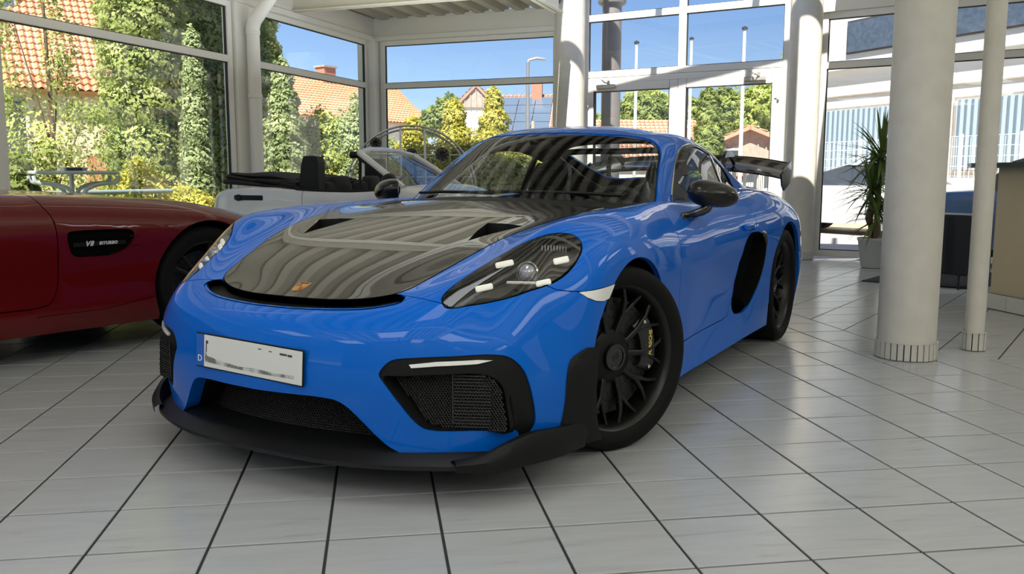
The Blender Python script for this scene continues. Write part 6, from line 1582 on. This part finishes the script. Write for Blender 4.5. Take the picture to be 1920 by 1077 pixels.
pole('street_lamp', 'grey street lamp in front of the solar roof', 'lamp', 989, 21, 3.78, .055, m_galv, lampt)
pole('street_lamp', 'second thin lamp post in the solar roof window', 'lamp', 999, 40, 3.6, .12, m_hg)
fb = at(1143, 331, 14.2); fl = thing('exhaust_flue', 'fat round grey-brown flue with a flanged cap outside the door', 'chimney', (fb.x, fb.y, -.1))
m_fl = mat('flue_steel', srgb(140, 130, 126), .5, metal=.15, noise=(2, .3, srgb(128, 124, 122)))
MB().lathe([(.152, 0), (.152, 3.78)], n=40).build('flue_pipe', m_fl, fl, True); MB().lathe([(.152, 3.76), (.215, 3.80), (.225, 3.84), (.12, 3.86), (.10, 3.9), (.10, 4.05), (.16, 4.06), (.17, 4.12), (.0001, 4.2)], n=36).build('flue_cap', m_fl, fl, True, 40)
for z in (1.3, 2.6): MB().lathe([(.153, z), (.160, z+.01), (.160, z+.04), (.153, z+.05)], n=40).build('flue_seam', m_fl, fl, True, 40)
# ---- terrace railing and table outside the left window
ra, rb = w1(-7.2), w1(-.2); nv = -n1*.9
rl = thing('railing', 'pale blue-grey tube railing outside the left window', 'railing', (ra[0]+nv.x, ra[1]+nv.y, -.1), A1W); m_rl = mat('rail_blue_grey', srgb(168, 186, 190), .4, metal=.3)
MB().cyl((0, 0, .92), (7.0, 0, .92), .028, 12).build('top_rail', m_rl, rl, True)
for k in range(5): MB().cyl((.2+k*1.65, 0, 0), (.2+k*1.65, 0, .92), .022, 10).build('post', m_rl, rl, True)
MB().cyl((0, 0, .5), (7.0, 0, .5), .016, 10).build('lower_rail', m_rl, rl, True)
tb_ = at(138, 331, 9.6); tt = thing('garden_table', 'pale metal garden table with curved legs outside the left window', 'table', (tb_.x, tb_.y, -.1), face_rz(138)+.15); m_gt = mat('table_metal', srgb(196, 206, 208), .4, metal=.2)
H_ = 1.13
mb = MB(); mb.box((0, 0, H_), (.74, .56, .035), bev=.012); mb.build('table_top', m_gt, tt, True)
for sx in (-1, 1):
    for y in (-.2, .2): MB().tube(catmull([(sx*.37, y, H_-.03), (sx*.35, y, H_-.09), (sx*.20, y, H_-.11), (sx*.07, y, H_-.17), (sx*.05, y, H_-.35), (sx*.05, y, .4), (sx*.30, y, .0)], 4), .020, 10).build('leg', m_gt, tt, True)
MB().cyl((-.02, 0, .1), (-.02, 0, H_), .022, 10).build('pole', m_gt, tt, True)
at_ = thing('ashtray', 'dark flat ashtray on the garden table', 'ashtray', (tb_.x, tb_.y, -.1+H_+.018)); MB().lathe([(.0001, 0), (.12, 0), (.13, .03), (.11, .035), (.0001, .012)], n=24).build('bowl', m_hd, at_, True, 40)
# ---- parasols, van, fence behind the door
for px, D, h, lb in ((1456, 27, 2.75, 'tall closed white parasol behind the right door leaf'), (1432, 25, 1.55, 'shorter closed cream parasol behind the right door leaf')):
    b = at(px, 331, D); t = thing('parasol', lb, 'parasol', (b.x, b.y, -.1)); MB().cyl((0, 0, 0), (0, 0, h), .025, 8).build('pole', m_pole, t, True)
    mb = MB(); rows = []
    for z, r in ((h*.42, .17), (h*.55, .20), (h*.75, .13), (h*.92, .05), (h+.02, .01)): rows.append([((r+.025*math.cos(6*q))*math.cos(q), (r+.025*math.cos(6*q))*math.sin(q), z) for q in [2*PI*j/24 for j in range(24)]])
    mb.grid(rows, closed=True); mb.build('canopy', mat('parasol_cloth', srgb(236, 228, 212), .85), t, True)
b0, b1 = at(1340, 331, 23), at(1480, 331, 21); v = b1-b0; v.z = 0; fe = thing('fence', 'dark grey bar fence behind the right door leaf', 'fence', (b0.x, b0.y, -.1), math.atan2(v.y, v.x)); m_fd = mat('fence_dark', srgb(92, 96, 100), .5)
for k in range(8): MB().box((v.length*k/7, 0, .75), (.06, .06, 1.5)).build('post', m_fd, fe)
for z in (1.36, .25): MB().box((v.length/2, 0, z), (v.length, .03, .04)).build('rail', m_fd, fe)
mb = MB()
for k in range(40): mb.box((v.length*k/39, 0, .8), (.012, .012, 1.15))
mb.build('bars', m_fd, fe)
def parked_car(name, label, px, D, L, Hh, m, yaw, px2=None):
    t = thing(name, label, 'car'); t.matrix_world = frame_of(px, D, face_rz(px)+yaw) @ Matrix.Translation((0, 0, 0))
    w = .88
    def row(x, z1, zc, ww=w): return [(x, ww*.93, .22), (x, ww, .45), (x, ww, z1-.12), (x, ww*.93, z1), (x, ww*.5, zc), (x, 0, zc+.01)]
    l = L/2
    R = [[(-l, .6, .35), (-l-.03, .62, .45), (-l-.02, .62, .62), (-l+.05, .58, .72), (-l+.06, .3, .75), (-l+.06, 0, .75)], row(-l+.3, .82, .86), row(-l*.5, .90, .93), row(-.1*l, .93, .95), row(l*.4, .93, .95), row(l*.8, .95, .98), row(l-.08, .86, .9, .8), [(l, .6, .35), (l+.03, .62, .45), (l+.02, .62, .65), (l-.02, .58, .80), (l-.04, .3, .82), (l-.04, 0, .82)]]
    Bq = half_shell(R, 1)
    for cx in (-l*.60, l*.62):
        P = circ((cx, .32), .36, 24); Bq.cut(P, XZ, lambda c, n: c.y > .5); Bq.mark(P, XZ, -1, lambda c, n: c.y > .5); Bq.mark([(cx-.36, 0), (cx+.36, 0), (cx+.358, .32), (cx-.358, .32)], XZ, -1, lambda c, n: c.y > .5)
    shell_take(Bq, [0], m, 'body_shell', t, 0, .03)
    rows = []
    for x, z, ww in ((-l*.32, .90, .78), (-l*.08, Hh-.10, .66), (.12*l, Hh, .62), (l*.45, Hh-.02, .62), (l*.72, Hh-.22, .62), (l*.92, .92, .66)): rows.append([(x, -ww-.05, .90), (x, -ww, z-.06), (x, -ww*.6, z), (x, ww*.6, z), (x, ww, z-.06), (x, ww+.05, .90)])
    mb = MB(); mb.grid(rows); mb.build('glasshouse', m_hd, t, True, 50)
    rr = [[(x, y*.9, z+.012) for x, y, z in [r[2], r[3]]] for r in rows[1:5]]; mb = MB(); mb.grid([[(r[2][0], r[1][1], r[1][2]+.03), (r[2][0], r[2][1], r[2][2]+.015), (r[3][0], r[3][1], r[3][2]+.015), (r[4][0], r[4][1], r[4][2]+.03)] for r in rows[1:5]]); mb.build('roof', m, t, True)
    mb = MB(); mb.box((0, 0, .25), (L*.9, 1.3, .08)); mb.build('underbody', m_dark, t)
    for cx in (-l*.60, l*.62):
        for s in (1, -1): 
            mb = MB(); mb.lathe([(.0001, .10), (.20, .10), (.21, .11), (.31, .10), (.325, .06), (.325, -.10), (.0001, -.10)], axis='y', n=28); mb.V = [(a+cx, s*(b+.74), c+.325) for a, b, c in mb.V]; mb.M = [1 if i < 28 else 0 for i in range(len(mb.F))]; recalc(mb.build('wheel', [m_rub, m_lamp], t, True, 40))
    return t
m_wv = mat('van_white', srgb(232, 232, 230), .35, coat=.6)
parked_car('parked_car', 'white car parked beyond the fence behind the right door leaf', 1425, 28, 3.8, 1.5, m_wv, .05)
parked_car('parked_car', 'silver car parked outside behind the yucca', 1598, 18.6, 4.1, 1.36, mat('car_silver', srgb(214, 216, 220), .3, coat=.8), -.62)
parked_car('parked_car', 'blue-grey estate car outside, seen between the two columns', 1985, 12.6, 4.0, 1.45, mat('car_blue_grey', srgb(96, 128, 176), .3, coat=.8), -.55)
# ---- commercial building at the right
bA, bB = at(1520, 331, 24.0), at(2080, 331, 19.4); v = bB-bA; v.z = 0
bd = thing('commercial_building', 'white flat commercial building with dark strip windows at the right', 'building', (bA.x, bA.y, -.1), math.atan2(v.y, v.x)); Lb = v.length+4
m_bw = mat('facade_white', srgb(238, 236, 232), .8); m_bg = mat('facade_light_grey', srgb(214, 216, 220), .8); m_gl = mat('strip_window', srgb(64, 78, 98), .5, spec=.2, noise=(12, .2, srgb(84, 98, 118)))
MB().box((Lb/2, 4, 1.85), (Lb, 8, 3.7)).build('wall', m_bw, bd); MB().box((Lb/2, 3.9, 4.55), (Lb, 8.2, 1.7)).build('upper_wall', m_bg, bd)
MB().box((Lb/2, 3.8, 5.46), (Lb+.2, 8.4, .14)).build('parapet', m_hg, bd)
for k in range(14): MB().box((.4+k*.9, -.25, 5.3), (.30, .12, .14)).build('bracket', m_bg, bd)
for x0, w_ in ((1.25, 1.6), (4.0, 1.8), (7.2, 2.4)):
    f = MB().box((x0+w_/2, -.22, 4.42), (w_, .08, .78)).build('window', m_hd, bd); MB().box((x0+w_/2, -.27, 4.42), (w_-.08, .03, .70)).build('pane', m_gl, f)
MB().box((Lb/2, -.02, 3.08), (Lb, .06, .03)).build('facade_joint', m_hg, bd)
for x0, w_ in ((.35, 2.1), (4.2, 1.6), (6.6, 2.0)):
    f = MB().box((x0+w_/2, -.02, 2.0), (w_+.12, .08, 1.6)).build('window', m_hg, bd); MB().box((x0+w_/2, -.05, 2.0), (w_, .03, 1.5)).build('pane', mat('blind_pane', srgb(176, 196, 208), .3, coat=.5), f)
    for k in range(int(w_/.16)): MB().box((x0+.08+k*.16, -.075, 2.0), (.05, .02, 1.46)).build('blind_slat', mat('blind_slat', srgb(112, 128, 146), .6), f)
fa, fb2 = at(1530, 331, 21.4), at(2040, 331, 17.6); v = fb2-fa; v.z = 0
fn = thing('mesh_fence', 'white welded mesh fence in front of the commercial building', 'fence', (fa.x, fa.y, -.1), math.atan2(v.y, v.x)); m_fw = mat('mesh_white', srgb(226, 228, 228), .5)
n_ = int(v.length/.10); mb = MB()
for k in range(n_+1): mb.box((k*.10, 0, 1.28), (.012, .006, 1.15))
for k in range(7): mb.box((v.length/2, .006, .74+k*.19), (v.length, .006, .012))
o = mb.build('mesh_wires', m_fw, fn); o['kind'] = 'stuff'
for k in range(6): MB().box((v.length*k/5, .03, .95), (.05, .05, 1.95)).build('post', m_fw, fn)
MB().box((v.length/2, .05, .34), (v.length, .18, .70)).build('plinth', m_hc, fn)
# bank of pale ground between the glass and the street
v1, v2 = wr(-.4), wr(9);
